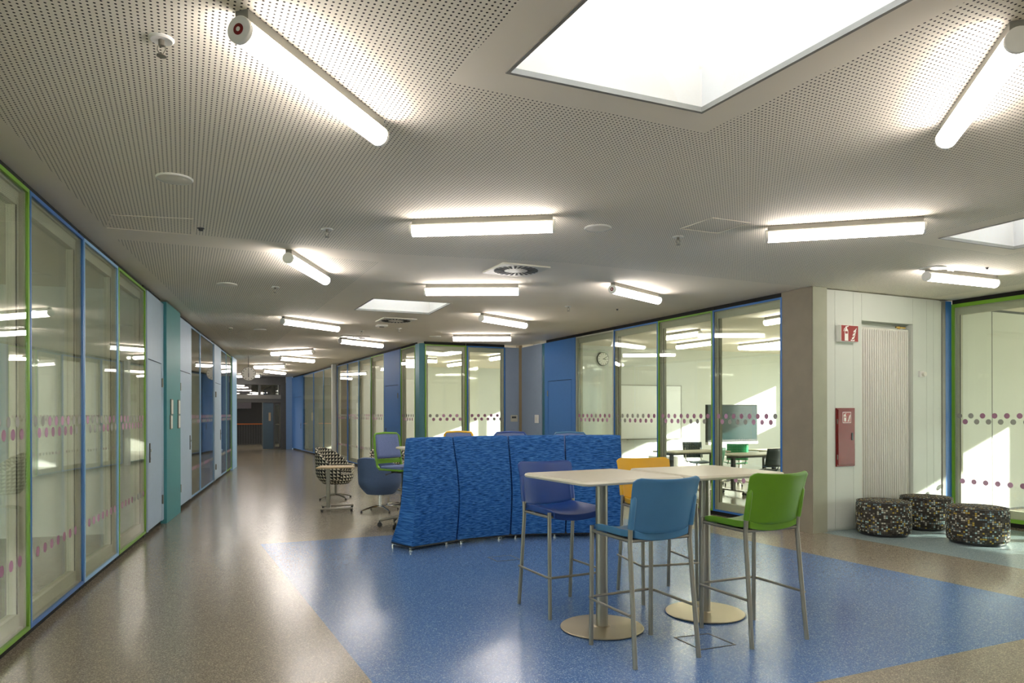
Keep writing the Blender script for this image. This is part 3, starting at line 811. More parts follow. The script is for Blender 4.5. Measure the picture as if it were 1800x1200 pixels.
def vent(px, py, w, label, yaw=TH):
    p = ce(px, py)
    t = thing('ceiling_vent', label, 'vent', (p.x, p.y, H), yaw, 'swirl ceiling vents')
    h = w / 2
    MB().box(-h, -h, -.018, h, h, 0).build('plate', 'cream_plastic', t, smooth=0, bevel=.006)
    mb = MB()
    for k in range(24):
        a = 2 * PI * k / 24; ca, sa = math.cos(a), math.sin(a); r0, r1, ww = h * .46, h * .86, h * .055
        tw = .35
        q = [(r0 * ca + ww * sa * .6, r0 * sa - ww * ca * .6), (r1 * math.cos(a + .06) + ww * sa, r1 * math.sin(a + .06) - ww * ca), (r1 * math.cos(a + .06) - ww * sa, r1 * math.sin(a + .06) + ww * ca), (r0 * ca - ww * sa * .6, r0 * sa + ww * ca * .6)]
        mb.prism(q, -.021, -.0175)
    mb.build('swirl_slots', 'vent_dark', t, smooth=0)
vent(907, 473, .56, 'square swirl vent above the side-on tube in the middle')
vent(696, 562, .56, 'second swirl vent beside the small corridor skylight')
vent(621, 592.5, .56, 'third swirl vent just above a corridor tube')
def sensor(px, py, label, r=.018):
    p = ce(px, py); t = thing('ceiling_sensor', label, 'sensor', (p.x, p.y, H), 0, 'small ceiling sensors')
    MB().lathe([(r * 1.6, 0), (r * 1.6, -.004), (r, -.006), (r, -.02), (0, -.022)], 18).build('body', 'dark_grey', t)
sensor(353, 401, 'small dark ceiling sensor near the access panel on the left')
sensor(1735, 470, 'small ceiling sensor near the right edge below the skylight', .012)
sensor(1085, 543, 'small ceiling sensor below the red-disc tube', .012)
p = ce(671, 571); t = thing('ceiling_exit_light', 'small square emergency light between vent and sprinkler', 'light', (p.x, p.y, H), TH)
MB().box(-.09, -.09, -.03, .09, .09, .003).build('housing', 'white_plastic', t, smooth=0, bevel=.004); MB().cyl((0, 0, -.03), (0, 0, -.036), .045, n=20).build('lens', 'dark_grey', t)
def access(pts, label):
    P = [ce(*q).xy for q in pts]; c = sum(P, Vector((0, 0))) / 4
    t = thing('ceiling_access_panel', label, 'access panel', (c.x, c.y, H), 0, 'ceiling access panels')
    mb = MB(); I = grow(P, -.012)
    for i in range(4):
        a, b, A, B = P[i] - c, P[(i + 1) % 4] - c, I[i] - c, I[(i + 1) % 4] - c
        mb.add([(a.x, a.y, -.004), (b.x, b.y, -.004), (B.x, B.y, -.004), (A.x, A.y, -.004), (a.x, a.y, 0), (b.x, b.y, 0), (B.x, B.y, 0), (A.x, A.y, 0)], [(3, 2, 1, 0), (4, 5, 6, 7), (1, 5, 4, 0), (2, 6, 5, 1), (3, 7, 6, 2), (0, 4, 7, 3)])
    mb.build('rim', 'ceiling_plain', t, smooth=0)
access([(1194, 402), (1252, 382), (1320, 391), (1262, 410)], 'square ceiling access panel outline right of the round speaker')
access([(195, 377), (340, 384), (341, 413), (185, 400)], 'ceiling access panel outline near the left glass wall')

# ------------------------------------------------------------------ clocks and wall items
def clock(name, label, loc, rz, r, hang=False, t1=130, t2=0):
    t = thing(name, label, 'clock', loc, rz)
    # faces toward local -y
    sides = (-1, 1) if hang else (-1,)
    th = .05 if hang else .04
    MB().tube([(0, -th, 0), (0, th if hang else .0, 0)], r, 36).build('case', 'dark_grey' if not hang else 'metal_grey', t)
    for s in sides:
        y = s * th
        f = MB().tube([(0, y, 0), (0, y + s * .003, 0)], r * .93, 36).build('face', 'sign_white', t)
        mb = MB()
        for k in range(12):
            a = 2 * PI * k / 12; c_, s_ = math.cos(a), math.sin(a); w = r * .035
            q = [(r * .68, -w), (r * .86, -w), (r * .86, w), (r * .68, w)]
            P = [(x * s_ + z * c_, x * c_ - z * s_) for x, z in q]
            mb.add([(x, y + s * .0035, z) for x, z in P] + [(x, y + s * .0045, z) for x, z in P], [(0, 1, 2, 3), (7, 6, 5, 4), (0, 4, 5, 1), (1, 5, 6, 2), (2, 6, 7, 3), (3, 7, 4, 0)])
        mb.build('hour_marks', 'black_plastic', f, smooth=0)
        for nm, a, ln_, w in (('hour_hand', t1, .5, .05), ('minute_hand', t2, .78, .032)):
            a = math.radians(a); c_, s_ = math.cos(a), math.sin(a); w *= r
            P = [(x * s_ + z * c_, x * c_ - z * s_) for x, z in ((-r * .1, -w), (r * ln_, -w), (r * ln_, w), (-r * .1, w))]
            m2 = MB().add([(x, y + s * .005, z) for x, z in P] + [(x, y + s * .007, z) for x, z in P], [(0, 1, 2, 3), (7, 6, 5, 4), (0, 4, 5, 1), (1, 5, 6, 2), (2, 6, 7, 3), (3, 7, 4, 0)])
            m2.build(nm, 'black_plastic', f, smooth=0)
    if hang:
        MB().cyl((0, 0, r * .98), (0, 0, H - loc[2]), .012, n=8).build('hanger', 'metal_grey', t)
    return t
Zc = 19.0
r_ = ray(437, 657)
clock('hanging_clock', 'round white double-faced clock hanging over the corridor', (r_[0] * Zc, Zc, EYE + r_[2] * Zc), math.radians(20), 12.3 / F * Zc, True, 180, 0)
p = hit(1059, uv(7.07, 14.05), U); z = EYE + ray(1059, 631)[2] * p.y
clock('wall_clock', 'round white clock on the classroom wall', (p.x, p.y, z), TH, .155, False, 95, 60)

def wallthing(name, label, cat, wf, px, py, group=None):
    p = wf(px); d = {'blue': -V, 'mid': U, 'white': U}[wf.__name__.replace('w', '').replace('hite', 'white') if wf is whitew else wf.__name__] if wf is not left else None
    z = EYE + ray(px, py)[2] * p.y
    return thing(name, label, cat, (p.x, p.y, z), ang(d), group)
# fire extinguisher flag sign
def onwhite(px, py):
    p = whitew(px); return (p.x, p.y, EYE + ray(px, py)[2] * p.y)
t = thing('fire_sign', 'red fire extinguisher sign with white symbols on the white wall', 'sign', onwhite(1485, 587), wa)
sg = MB().box(-.155, -.075, -.105, .155, -.002, .105).build('sign_box', 'sign_white', t, smooth=0, bevel=.004)
MB().box(-.148, -.078, -.1, .15, -.0745, .1).build('red_face', 'sign_red', t, smooth=0)
def picto(parent, s, y, ox, oz):
    mb = MB()
    def P(poly):
        q = [(ox + x * s, oz + z * s) for x, z in poly]; n = len(q)
        mb.add([(x, y, z) for x, z in q] + [(x, y - .0015, z) for x, z in q], [tuple(range(n)), tuple(range(2 * n - 1, n - 1, -1))] + [(i, i + n, (i + 1) % n + n, (i + 1) % n) for i in range(n)])
    # extinguisher: body (with gap as red panel left between), neck, nozzle hose
    P([(-.36, -.36), (-.12, -.36), (-.12, -.02), (-.36, -.02)]); P([(-.36, .1), (-.12, .1), (-.14, .18), (-.2, .22), (-.28, .22), (-.34, .18)])
    P([(-.36, -.02), (-.33, -.02), (-.33, .1), (-.36, .1)]); P([(-.15, -.02), (-.12, -.02), (-.12, .1), (-.15, .1)])
    P([(-.28, .22), (-.2, .22), (-.2, .29), (-.28, .29)]); P([(-.3, .28), (-.1, .33), (-.1, .37), (-.3, .33)])
    P([(-.3, .29), (-.4, .22), (-.44, .1), (-.41, .1), (-.37, .2), (-.28, .25)])
    # flames
    for ox2, oz2, k in ((.12, -.3, 1), (.18, -.12, 1.0), (.24, .05, .9)):
        P([(ox2, oz2), (ox2 + .16 * k, oz2 + .06 * k), (ox2 + .26 * k, oz2 + .26 * k), (ox2 + .14 * k, oz2 + .16 * k), (ox2 + .03 * k, oz2 + .1 * k)])
    P([(.06, -.36), (.3, -.36), (.34, -.28), (.2, -.32), (.06, -.3)])
    return mb.build('pictogram', 'sign_white', parent, smooth=0)
picto(sg, .26, -.0785, .0, 0)
t = thing('extinguisher_cabinet', 'tall red fire extinguisher cabinet on the white wall', 'cabinet', onwhite(1484.5, 768), wa)
MB().box(-.165, -.02, -.37, .165, .0, .37).build('cabinet_frame', 'red_paint', t, smooth=0, bevel=.004)
dr = MB().box(-.148, -.03, -.35, .15, -.019, .35).build('door', 'red_paint', t, smooth=0, bevel=.004)
MB().box(.085, -.036, -.04, .12, -.03, .055).build('latch', 'black_plastic', dr, smooth=0, bevel=.003)
lb = MB().box(-.07, -.0315, .18, .08, -.0298, .32).build('label_plate', 'sign_white', dr, smooth=0)
MB().box(-.063, -.0325, .187, .073, -.0312, .313).build('label_face', 'sign_red', dr, smooth=0)
picto(dr, .14, -.0328, .005, .25)
for z in (-.25, .2): MB().cyl((-.155, -.024, z - .03), (-.155, -.024, z + .03), .006, n=8).build('hinge', 'metal_grey', dr)
t = thing('wall_button', 'small white round wall button right of the radiator', 'button', onwhite(1618, 657.5), wa)
MB().box(-.045, -.025, -.04, .045, 0, .04).build('housing', 'white_plastic', t, smooth=0, bevel=.004); MB().tube([(.02, -.025, 0), (.02, -.06, 0)], .032, 20).build('knob', 'cream_plastic', t)
p = hit(1405, uv(7.07, 6.35), -V)
t = thing('wall_outlet', 'white socket low on the concrete pillar', 'socket', (p.x, p.y, EYE + ray(1405, 887)[2] * p.y), ang(-V))
MB().box(-.04, -.012, -.06, .04, 0, .06).build('plate', 'white_plastic', t, smooth=0, bevel=.004); MB().tube([(0, -.012, 0), (0, -.016, 0)], .025, 20).build('socket', 'cream_plastic', t)
p = mid(903); t = thing('notice_plate', 'small pale notice plate on the blue grey wall in the inner corner', 'plate', (p.x, p.y, EYE + ray(903, 735)[2] * p.y), ang(U))
MB().box(-.085, -.03, -.075, .085, -.012, .075).build('plate', 'lining', t, smooth=0, bevel=.003); MB().box(-.06, -.0312, .0, .05, -.0298, .045).build('text_lines', 'dark_grey', t, smooth=0)
p = blue(945); t = thing('switch_plate', 'white switch plate on the blue grey wall left of the blue door', 'switch', (p.x, p.y, EYE + ray(945, 736)[2] * p.y), ang(-V))
MB().box(-.09, -.03, -.09, .09, -.012, .09).build('plate', 'white_plastic', t, smooth=0, bevel=.004); MB().box(-.03, -.036, -.03, .03, -.03, .03).build('button', 'cream_plastic', t, smooth=0)
# door signs on the teal panel
la = ang((LWpts[3] - LWpts[2]).xy)
for k, (px, zc, hh, lab) in enumerate(((294, 1.6, .11, 'upper sign plate on the left half of the teal panel'), (293, 1.385, .1, 'lower sign plate on the left half of the teal panel'), (307, 1.6, .11, 'upper sign plate on the right half of the teal panel'), (307, 1.385, .1, 'lower sign plate on the right half of the teal panel'))):
    p = left(px); t = thing('door_sign', lab, 'sign', (p.x, p.y, zc), la, 'sign plates on the teal panel')
    MB().box(-.075, -.066, -hh, .075, -.05, hh).build('plate', 'metal_grey', t, smooth=0, bevel=.003)
    MB().box(-.068, -.068, -hh + .012, .068, -.0655, hh - .012).build('insert', 'white_plastic', t, smooth=0)

# radiator
rp = wl + U * nx0
t = thing('radiator', 'tall white tubular radiator in the wall niche', 'radiator', (rp.x, rp.y, 0), wa)
NWd = nx1 - nx0; NTB = 22
for k in range(NTB):
    x = .05 + (NWd - .1) * k / (NTB - 1)
    MB().box(x - .013, .035, .13, x + .013, .095, nz - .09).build('tube', 'radiator_white', t, smooth=35, bevel=.011)
MB().box(.03, .045, .1, NWd - .03, .085, .14).build('bottom_header', 'radiator_white', t, bevel=.008)
MB().box(.03, .045, nz - .11, NWd - .03, .085, nz - .07).build('top_header', 'radiator_white', t, bevel=.008)
mb = MB().cyl((NWd - .2, .06, nz - .07), (NWd - .2, .06, nz - .03), .016, n=10).cyl((NWd - .26, .06, nz - .045), (NWd - .08, .06, nz - .045), .012, n=10); mb.build('valve', 'brass', t)
for x in (.1, NWd - .1): MB().box(x - .02, .08, 0, x + .02, .1, .14).build('foot', 'radiator_white', t, smooth=0)

# ------------------------------------------------------------------ poufs
def pouf(px, py, w, label):
    p = fl(px, py); r = w / 2; hh = .42
    t = thing('pouf', label, 'pouf', (p.x, p.y, 0), rnd.random() * 6, 'patterned poufs')
    MB().lathe([(r - .03, .03), (r - .008, .035), (r, .06), (r + .004, .2), (r, hh - .05), (r - .012, hh - .015), (r - .04, hh - .003), (r * .5, hh + .004), (0, hh + .006)], 56, uvs=True).build('upholstery', 'pouf_fabric', t, smooth=60)
    MB().lathe([(0, 0), (r - .04, 0), (r - .03, .01), (r - .03, .032), (0, .032)], 40).build('base_ring', 'black_plastic', t)
    MB().tube([((r - .008) * math.cos(2 * PI * k / 56), (r - .008) * math.sin(2 * PI * k / 56), hh - .014) for k in range(56)], .005, 6, closed=True).build('piping', 'dark_grey', t)
pouf(1553, 938, .615, 'patterned round pouf, the left one in front of the radiator')
pouf(1628, 928, .61, 'patterned round pouf at the back, between the other two')
pouf(1718, 953, .62, 'patterned round pouf, the right one nearest the green-framed window')

# ------------------------------------------------------------------ floor hatches
def hatch(pts, label):
    P = [fl(*q).xy for q in pts]; c = sum(P, Vector((0, 0))) / 4
    t = thing('floor_hatch', label, 'floor box', (c.x, c.y, 0), 0, 'floor service hatches')
    mb = MB(); I = grow(P, -.012)
    for i in range(4):
        a, b, A, B = P[i] - c, P[(i + 1) % 4] - c, I[i] - c, I[(i + 1) % 4] - c
        mb.add([(a.x, a.y, .002), (b.x, b.y, .002), (B.x, B.y, .002), (A.x, A.y, .002), (a.x, a.y, 0), (b.x, b.y, 0), (B.x, B.y, 0), (A.x, A.y, 0)], [(0, 1, 2, 3), (7, 6, 5, 4), (0, 4, 5, 1), (1, 5, 6, 2), (2, 6, 7, 3), (3, 7, 4, 0)])
    mb.build('rim', 'dark_grey', t, smooth=0, merge=True)
    q = [(x - c) for x in I]
    MB().prism(q, 0, .0008).build('lid', 'floor_blue', t, smooth=0, merge=True)
hatch([(1184, 1120), (1232, 1142.5), (1294, 1133), (1245, 1113)], 'square floor hatch under the light blue stool')
hatch([(857, 979), (873, 986.5), (915, 983), (897, 975.5)], 'square floor hatch in front of the booth')

# ------------------------------------------------------------------ bar tables
def bar_table(c, rz, label, first=None):
    if first: return dup(first, (c[0], c[1], 0), rz, label)
    t = thing('bar_table', label, 'table', (c[0], c[1], 0), rz, 'high bar tables')
    h = .40; rr = .05; poly = []
    for sx, sy in ((1, -1), (1, 1), (-1, 1), (-1, -1)):
        a0 = math.atan2(sy, sx) - PI / 4
        for k in range(6):
            a = a0 + k / 5 * PI / 2; poly.append((sx * (h - rr) + rr * math.cos(a), sy * (h - rr) + rr * math.sin(a)))
    tp = MB().prism(poly, 1.04, 1.07).build('tabletop', 'table_top', t, bevel=.003)
    MB().tube([(x * 1.0005, y * 1.0005, 1.055) for x, y in poly], .0135, 6, closed=True).build('edge_band', 'table_edge', tp)
    MB().cyl((0, 0, .012), (0, 0, 1.04), .042, n=32).build('column', 'metal_grey', t)
    MB().lathe([(.0, .0), (.27, .0), (.288, .005), (.29, .010), (.285, .0135), (.06, .017), (.05, .022), (.0, .022)], 64).build('base_plate', 'brushed', t, smooth=25)
    MB().lathe([(.18, 1.03), (.18, 1.04), (0, 1.04), (0, 1.03)], 4).build('mounting_plate', 'dark_grey', t, smooth=0)
    return t
bt = bar_table(fl(1058, 1103), math.radians(28), 'near white-topped bar table between the blue and light blue stools')
bar_table(fl(1239, 1077), math.radians(24), 'farther white-topped bar table beside the green stool', bt)

# ------------------------------------------------------------------ bar stools (front = local +y)
def bar_stool(col, label):
    t = thing('bar_stool', label, 'stool', group='plastic bar stools around the high tables')
    for s in (-1, 1):
        MB().tube([(s * .235, .215, 0), (s * .235, .215, .02), (s * .233, .205, .775)], [.0145, .0145, .0145], 14).build('leg', 'metal_grey', t)
    for s in (-1, 1):
        l = MB().tube([(s * .235, -.275, 0), (s * .228, -.245, .3), (s * .222, -.205, .72), (s * .222, -.21, .80), (s * .222, -.245, .98)], .0145, 14).build('leg', 'metal_grey', t)
    # footrest U
    zf = .305
    pts = [(-.25, -.245, zf), (-.252, .19, zf), (-.235, .235, zf), (0, .24, zf), (.235, .235, zf), (.252, .19, zf), (.25, -.245, zf)]
    MB().tube(pts, .0085, 10).build('footrest', 'metal_grey', t)
    # seat: top sheet with waterfall front, sides bent up slightly
    def st(a, b):
        x = (a - .5) * 2; y = (b - .5) * 2
        k = 1 - .10 * max(0, abs(y) - .55) / .45 * abs(x) ** 3
        X = x * .224 * k; Y = y * .225 - .0
        z = .770 + .028 * x * x - .020 * max(0, y - .35) ** 2 * 2.4 - .012 * (1 - x * x) * (1 - y * y) + .012 * max(0, -y - .4) ** 2
        return (X, Y, z)
    mb = MB()
    mb.sheet(st, 16, 16); N = 17
    def sb(a, b):
        p = st(a, b); x = (a - .5) * 2; y = (b - .5) * 2
        e = max(abs(x), abs(y)) ** 8
        return (p[0] * .985, p[1] * .985, p[2] - .048 * (.45 + .55 * e))
    mb.sheet(sb, 16, 16, flip=True)
    # rim
    def rim(fa, fb, n=16):
        o = len(mb.v); vs = []
        for i in range(n + 1): vs += [st(*fa(i / n)), sb(*fa(i / n))]
        mb.add(vs, [(2 * i, 2 * i + 1, 2 * i + 3, 2 * i + 2) for i in range(n)])
    rim(lambda q: (q, 0), 0); rim(lambda q: (1, q), 0); rim(lambda q: (1 - q, 1), 0); rim(lambda q: (0, 1 - q), 0)
    mb.uvs = [None] * len(mb.f)
    mb.build('seat', col, t, merge=True, smooth=50, bevel=.006)
    MB().box(-.16, -.15, .715, .16, .15, .742).build('seat_pan', 'black_plastic', t, smooth=0, bevel=.01)
    mb = MB().tube([(-.233, .2, .74), (.233, .2, .74)], .01, 10).tube([(-.222, -.205, .735), (.222, -.205, .735)], .01, 10)
    mb.tube([(-.233, .2, .74), (-.222, -.205, .735)], .01, 10).tube([(.233, .2, .74), (.222, -.205, .735)], .01, 10); mb.build('seat_frame', 'metal_grey', t)
    # backrest, concave towards the sitter
    zb, zt = .78, 1.122
    def bk(a, b):
        x = (a - .5) * 2; w = .228 + .018 * b - .018 * max(0, b - .86) / .14 * 0
        top = zt - .03 * max(0, abs(x) - .8) ** 2 / .04 * .9
        top -= .014 * (1 - x * x); bot = zb + .03 * (abs(x) ** 3) - .004
        z = bot + (top - bot) * b
        y = -.21 - .065 * b - .07 * (1 - x * x) * (.5 + .5 * b) - .03 * max(0, b - .75) ** 2 * 8 * (x * x * .3 + .1)
        return (x * w, y + .008, z)
    bo = MB().sheet(bk, 22, 14).build('backrest', col, t, smooth=60, solid=.011); 
    md = bo.modifiers.new('bevel', 'BEVEL'); md.width = .003; md.segments = 2
    for s in (-1, 1):
        MB().tube([(s * .222, -.212, .81), (s * .222, -.23, .90), (s * .223, -.247, .99), (s * .219, -.252, 1.01)], [.019, .0195, .018, .008], 14).build('sleeve', col, t)
    return t
SP = None
def place_stool(col, label, RL, RR, FL_, FR_=None):
    """rear-left/right and front-left/right foot points of the stool in the picture (left/right as the picture shows)"""
    rl, rr, f1 = fl(*RL).xy, fl(*RR).xy, fl(*FL_).xy
    rm = (rl + rr) / 2; ax = (rr - rl).normalized()
    fw = Vector((-ax.y, ax.x))
    if fw.dot(f1 - rl) < 0: fw = -fw
    if FR_: 
        fm = (f1 + fl(*FR_).xy) / 2; fw = (fm - rm).normalized(); c = (rm + fm) / 2
    else: c = rm + fw * .245 
    t = bar_stool(col, label)
    c = c + fw * .03
    t.location = (c.x, c.y, 0); t.rotation_euler = (0, 0, ang(fw) - PI / 2)
    return t
place_stool('stool_light_blue', 'light blue bar stool in front, its back towards us', (1116, 1174), (1226, 1155), (1036, 1132), (1150, 1117))
place_stool('stool_green', 'green bar stool at the right end of the high tables', (1321.6, 1138), (1415.5, 1124), (1231, 1102), (1330, 1090.5))
place_stool('stool_blue', 'dark blue bar stool left of the near high table', (914, 1060), (1000.6, 1048), (961, 1086))
place_stool('stool_yellow', 'yellow bar stool behind the high tables', (1089, 1036), (1172, 1030), (1136, 1071))

# ------------------------------------------------------------------ curved booth screen
A_, B_, Cc, D_ = fl(725, 968.5).xy, fl(804, 956).xy, fl(898, 946.5).xy, fl(995, 943.5).xy
E_ = D_ + Vector((.80, -.02))
E_ = hit(1093, D_, Vector((1, .02)))
path = [A_, B_, Cc, D_, E_]
def sm(path, n):
    # Catmull-Rom through the points
    P = [path[0] * 2 - path[1]] + path + [path[-1] * 2 - path[-2]]; out = []
    for i in range(len(path) - 1):
        p0, p1, p2, p3 = P[i:i + 4]
        for k in range(n):
            q = k / n
            out.append(.5 * ((2 * p1) + (p2 - p0) * q + (2 * p0 - 5 * p1 + 4 * p2 - p3) * q * q + (3 * p1 - p0 - 3 * p2 + p3) * q ** 3))
    out.append(path[-1].copy()); return out
NS = 10; arc = sm(path, NS)
PROF_O = [(0.05, 0.0), (.12, .012), (.3, .045), (.5, .065), (.65, .06), (.85, .025), (1.05, -.03), (1.18, -.065), (1.215, -.075)]
PROF_I = [(0.05, .44), (.12, .40), (.3, .30), (.5, .24), (.65, .215), (.85, .19), (1.05, .165), (1.18, .15), (1.215, .14)]
booth = thing('booth_screen', 'curved blue fabric booth screen of four padded panels', 'booth', (A_.x, A_.y, 0), 0)
tot = [0]
for i in range(1, len(arc)): tot.append(tot[-1] + (arc[i] - arc[i - 1]).length)
for sg_ in range(4):
    i0, i1 = sg_ * NS, (sg_ + 1) * NS
    mb = MB(); rows = []
    for i in range(i0, i1 + 1):
        t_ = (arc[min(i + 1, len(arc) - 1)] - arc[max(i - 1, 0)]).normalized(); nn = Vector((t_.y, -t_.x))   # towards the camera
        p = arc[i]
        if i == i0: p = p + t_ * (.009 if sg_ else 0)
        if i == i1: p = p - t_ * (.009 if sg_ < 3 else 0)
        e = .018 if i in (i0, i1) else 0
        prof = [(zz, off - e) for zz, off in PROF_O] + [(1.232, (PROF_O[-1][1] - PROF_I[-1][1]) / 2)] + [(zz, -off + 2 * PROF_O[k][1] * 0 + (0) + (PROF_O[k][1] if k > 5 else 0) * 0 + e) for k, (zz, off) in reversed(list(enumerate(PROF_I)))]
        rows.append([(p.x - A_.x + nn.x * off, p.y - A_.y + nn.y * off, zz - (.006 if e else 0)) for zz, off in prof])
    npf = len(rows[0]); vs = [q for r in rows for q in r]
    ul = []
    for ri, r in enumerate(rows):
        acc = 0
        for k in range(npf):
            if k: acc += (Vector(r[k]) - Vector(r[k - 1])).length
            ul.append((tot[i0 + ri], acc))
    fs = []
    for a in range(len(rows) - 1):
        for k in range(npf):
            k2 = (k + 1) % npf
            fs.append((a * npf + k, (a + 1) * npf + k, (a + 1) * npf + k2, a * npf + k2))
    # fix uv wrap of the closing (bottom) strip by leaving it
    mb.add(vs, fs, 0, ul)
    # end caps
    for ri in (0, len(rows) - 1):
        r = rows[ri]; half = npf // 2; nO = len(PROF_O)
        capv = r; capu = [(tot[i0 + ri] + (.3 * (Vector(q) - Vector(r[min(k, npf - 1 - k) if k < nO else npf - 1 - k])).length if k >= nO else 0), q[2]) for k, q in enumerate(r)]
        cf = []
        for k in range(nO - 1):
            q = (k, k + 1, npf - 2 - k, npf - 1 - k); cf.append(q if ri else q[::-1])
        q = (nO - 1, nO, nO + 1); cf.append(q if ri else q[::-1])
        mb.add(capv, cf, 0, capu)
    mb.build('padded_panel', 'booth_fabric', booth, smooth=50)
    # dark plinth under panel and chrome feet
    pm = MB(); q = []
    for i in range(i0, i1 + 1):
        t_ = (arc[min(i + 1, len(arc) - 1)] - arc[max(i - 1, 0)]).normalized(); nn = Vector((t_.y, -t_.x)); q.append((arc[i] - A_, nn))
    pm.prism([p + n * -.015 for p, n in q] + [p + n * -.42 for p, n in reversed(q)], .03, .052); pm.build('plinth', 'black_plastic', booth, smooth=0)
    for i in ((i0 + 1, i1 - 2) if sg_ else (i0, i1 - 2)):
        t_ = (arc[min(i + 1, len(arc) - 1)] - arc[max(i - 1, 0)]).normalized(); nn = Vector((t_.y, -t_.x))
        for off in (-.035, -.38):
            c = arc[i] - A_ + nn * off
            MB().lathe([(0, 0), (.018, 0), (.018, .008), (.010, .012), (.010, .022), (.017, .026), (.017, .034), (0, .034)], 16, (c.x, c.y, 0)).build('foot', 'chrome', booth)

# ------------------------------------------------------------------ high table and drafting chairs behind the booth
dc = fl(705, 951).xy + Vector((.02, .22))
t = dup(bt, (-1.12, 8.42, 0), math.radians(25), 'beige high table mostly hidden behind the left end of the booth')
t.location = (-.98, 8.98, 0)
def drafting_chair(frame, label, loc, rz):
    t = thing('drafting_chair', label, 'chair', (loc[0], loc[1], 0), rz, 'drafting chairs behind the booth')
    # front = +y
    for k in range(5):
        a = 2 * PI * k / 5 + .5
        arm = MB().tube([(0, 0, .12), (.12 * math.cos(a), .12 * math.sin(a), .118), (.30 * math.cos(a), .30 * math.sin(a), .085)], [.024, .022, .016], 10).build('base_arm', 'metal_grey', t)
        c = (.30 * math.cos(a), .30 * math.sin(a)); tx, ty = -math.sin(a), math.cos(a)
        mb = MB()
        for s in (-1, 1): mb.cyl((c[0] + tx * s * .012, c[1] + ty * s * .012, .032), (c[0] + tx * s * .03, c[1] + ty * s * .03, .032), .032, n=16)
        mb.cyl((c[0], c[1], .04), (c[0], c[1], .085), .012, n=8); mb.build('caster', 'black_plastic', arm)
    MB().cyl((0, 0, .1), (0, 0, .42), .026, n=16).build('gas_column', 'black_plastic', t)
    MB().cyl((0, 0, .42), (0, 0, .72), .015, n=12).build('piston', 'dark_grey', t)
    MB().tube([(.21 * math.cos(2 * PI * k / 32), .21 * math.sin(2 * PI * k / 32), .29) for k in range(32)], .010, 8, closed=True).build('foot_ring', 'chrome', t)
    mb = MB()
    for k in range(3): a = 2 * PI * k / 3; mb.tube([(.02 * math.cos(a), .02 * math.sin(a), .30), (.21 * math.cos(a), .21 * math.sin(a), .29)], .008, 8)
    mb.cyl((0, 0, .27), (0, 0, .33), .035, n=16); mb.build('ring_spokes', 'black_plastic', t)
    MB().box(-.10, -.12, .71, .10, .12, .745).build('mechanism', 'black_plastic', t, smooth=0, bevel=.01)
    MB().tube([(.1, .0, .73), (.24, -.02, .71), (.27, -.03, .70)], [.006, .006, .012], 8).build('lever', 'dark_grey', t)
    MB().box(-.23, -.22, .745, .23, .23, .77).build('seat_frame', frame, t, smooth=40, bevel=.012)
    MB().box(-.215, -.20, .765, .215, .215, .805).build('seat_cushion', 'fabric_grey_blue', t, smooth=40, bevel=.018)
    mb = MB()
    def ring(a):
        return [(-.215, -.255, .80), (-.225, -.29, 1.0), (-.22, -.31, 1.19), (-.19, -.325, 1.225), (0, -.345, 1.235), (.19, -.325, 1.225), (.22, -.31, 1.19), (.225, -.29, 1.0), (.215, -.255, .80)]
    mb.tube(ring(0), .016, 10); mb.tube([(-.215, -.255, .80), (-.21, -.22, .765)], .018, 10); mb.tube([(.215, -.255, .80), (.21, -.22, .765)], .018, 10)
    def bp(a, b):
        x = (a - .5) * 2; return (x * .22, -.255 - .055 * b - .025 * (1 - x * x), .83 + .06 * b)
    mb.sheet(bp, 8, 2)
    mb.build('back_frame', frame, t, smooth=50)
    def cu_(a, b):
        x = (a - .5) * 2; return (x * .205, -.262 - .065 * b - .02 * (1 - x * x), .90 + .32 * b - .0)
    MB().sheet(cu_, 10, 8).build('back_cushion', 'fabric_grey_blue', t, smooth=60, solid=.035)
    return t
drafting_chair('stool_green', 'green-framed drafting chair with grey blue cushions left of the booth', (-1.46, 9.4), math.radians(-128))
drafting_chair('stool_yellow', 'drafting chair showing only its yellow top edge over the booth', (-.88, 9.9), math.radians(160))
drafting_chair('stool_blue', 'drafting chair showing a dark blue top edge over the booth middle', (-.05, 9.6), math.radians(175))
drafting_chair('stool_light_blue', 'drafting chair showing a pale blue top edge right of the dark blue one', (.82, 9.35), math.radians(185))

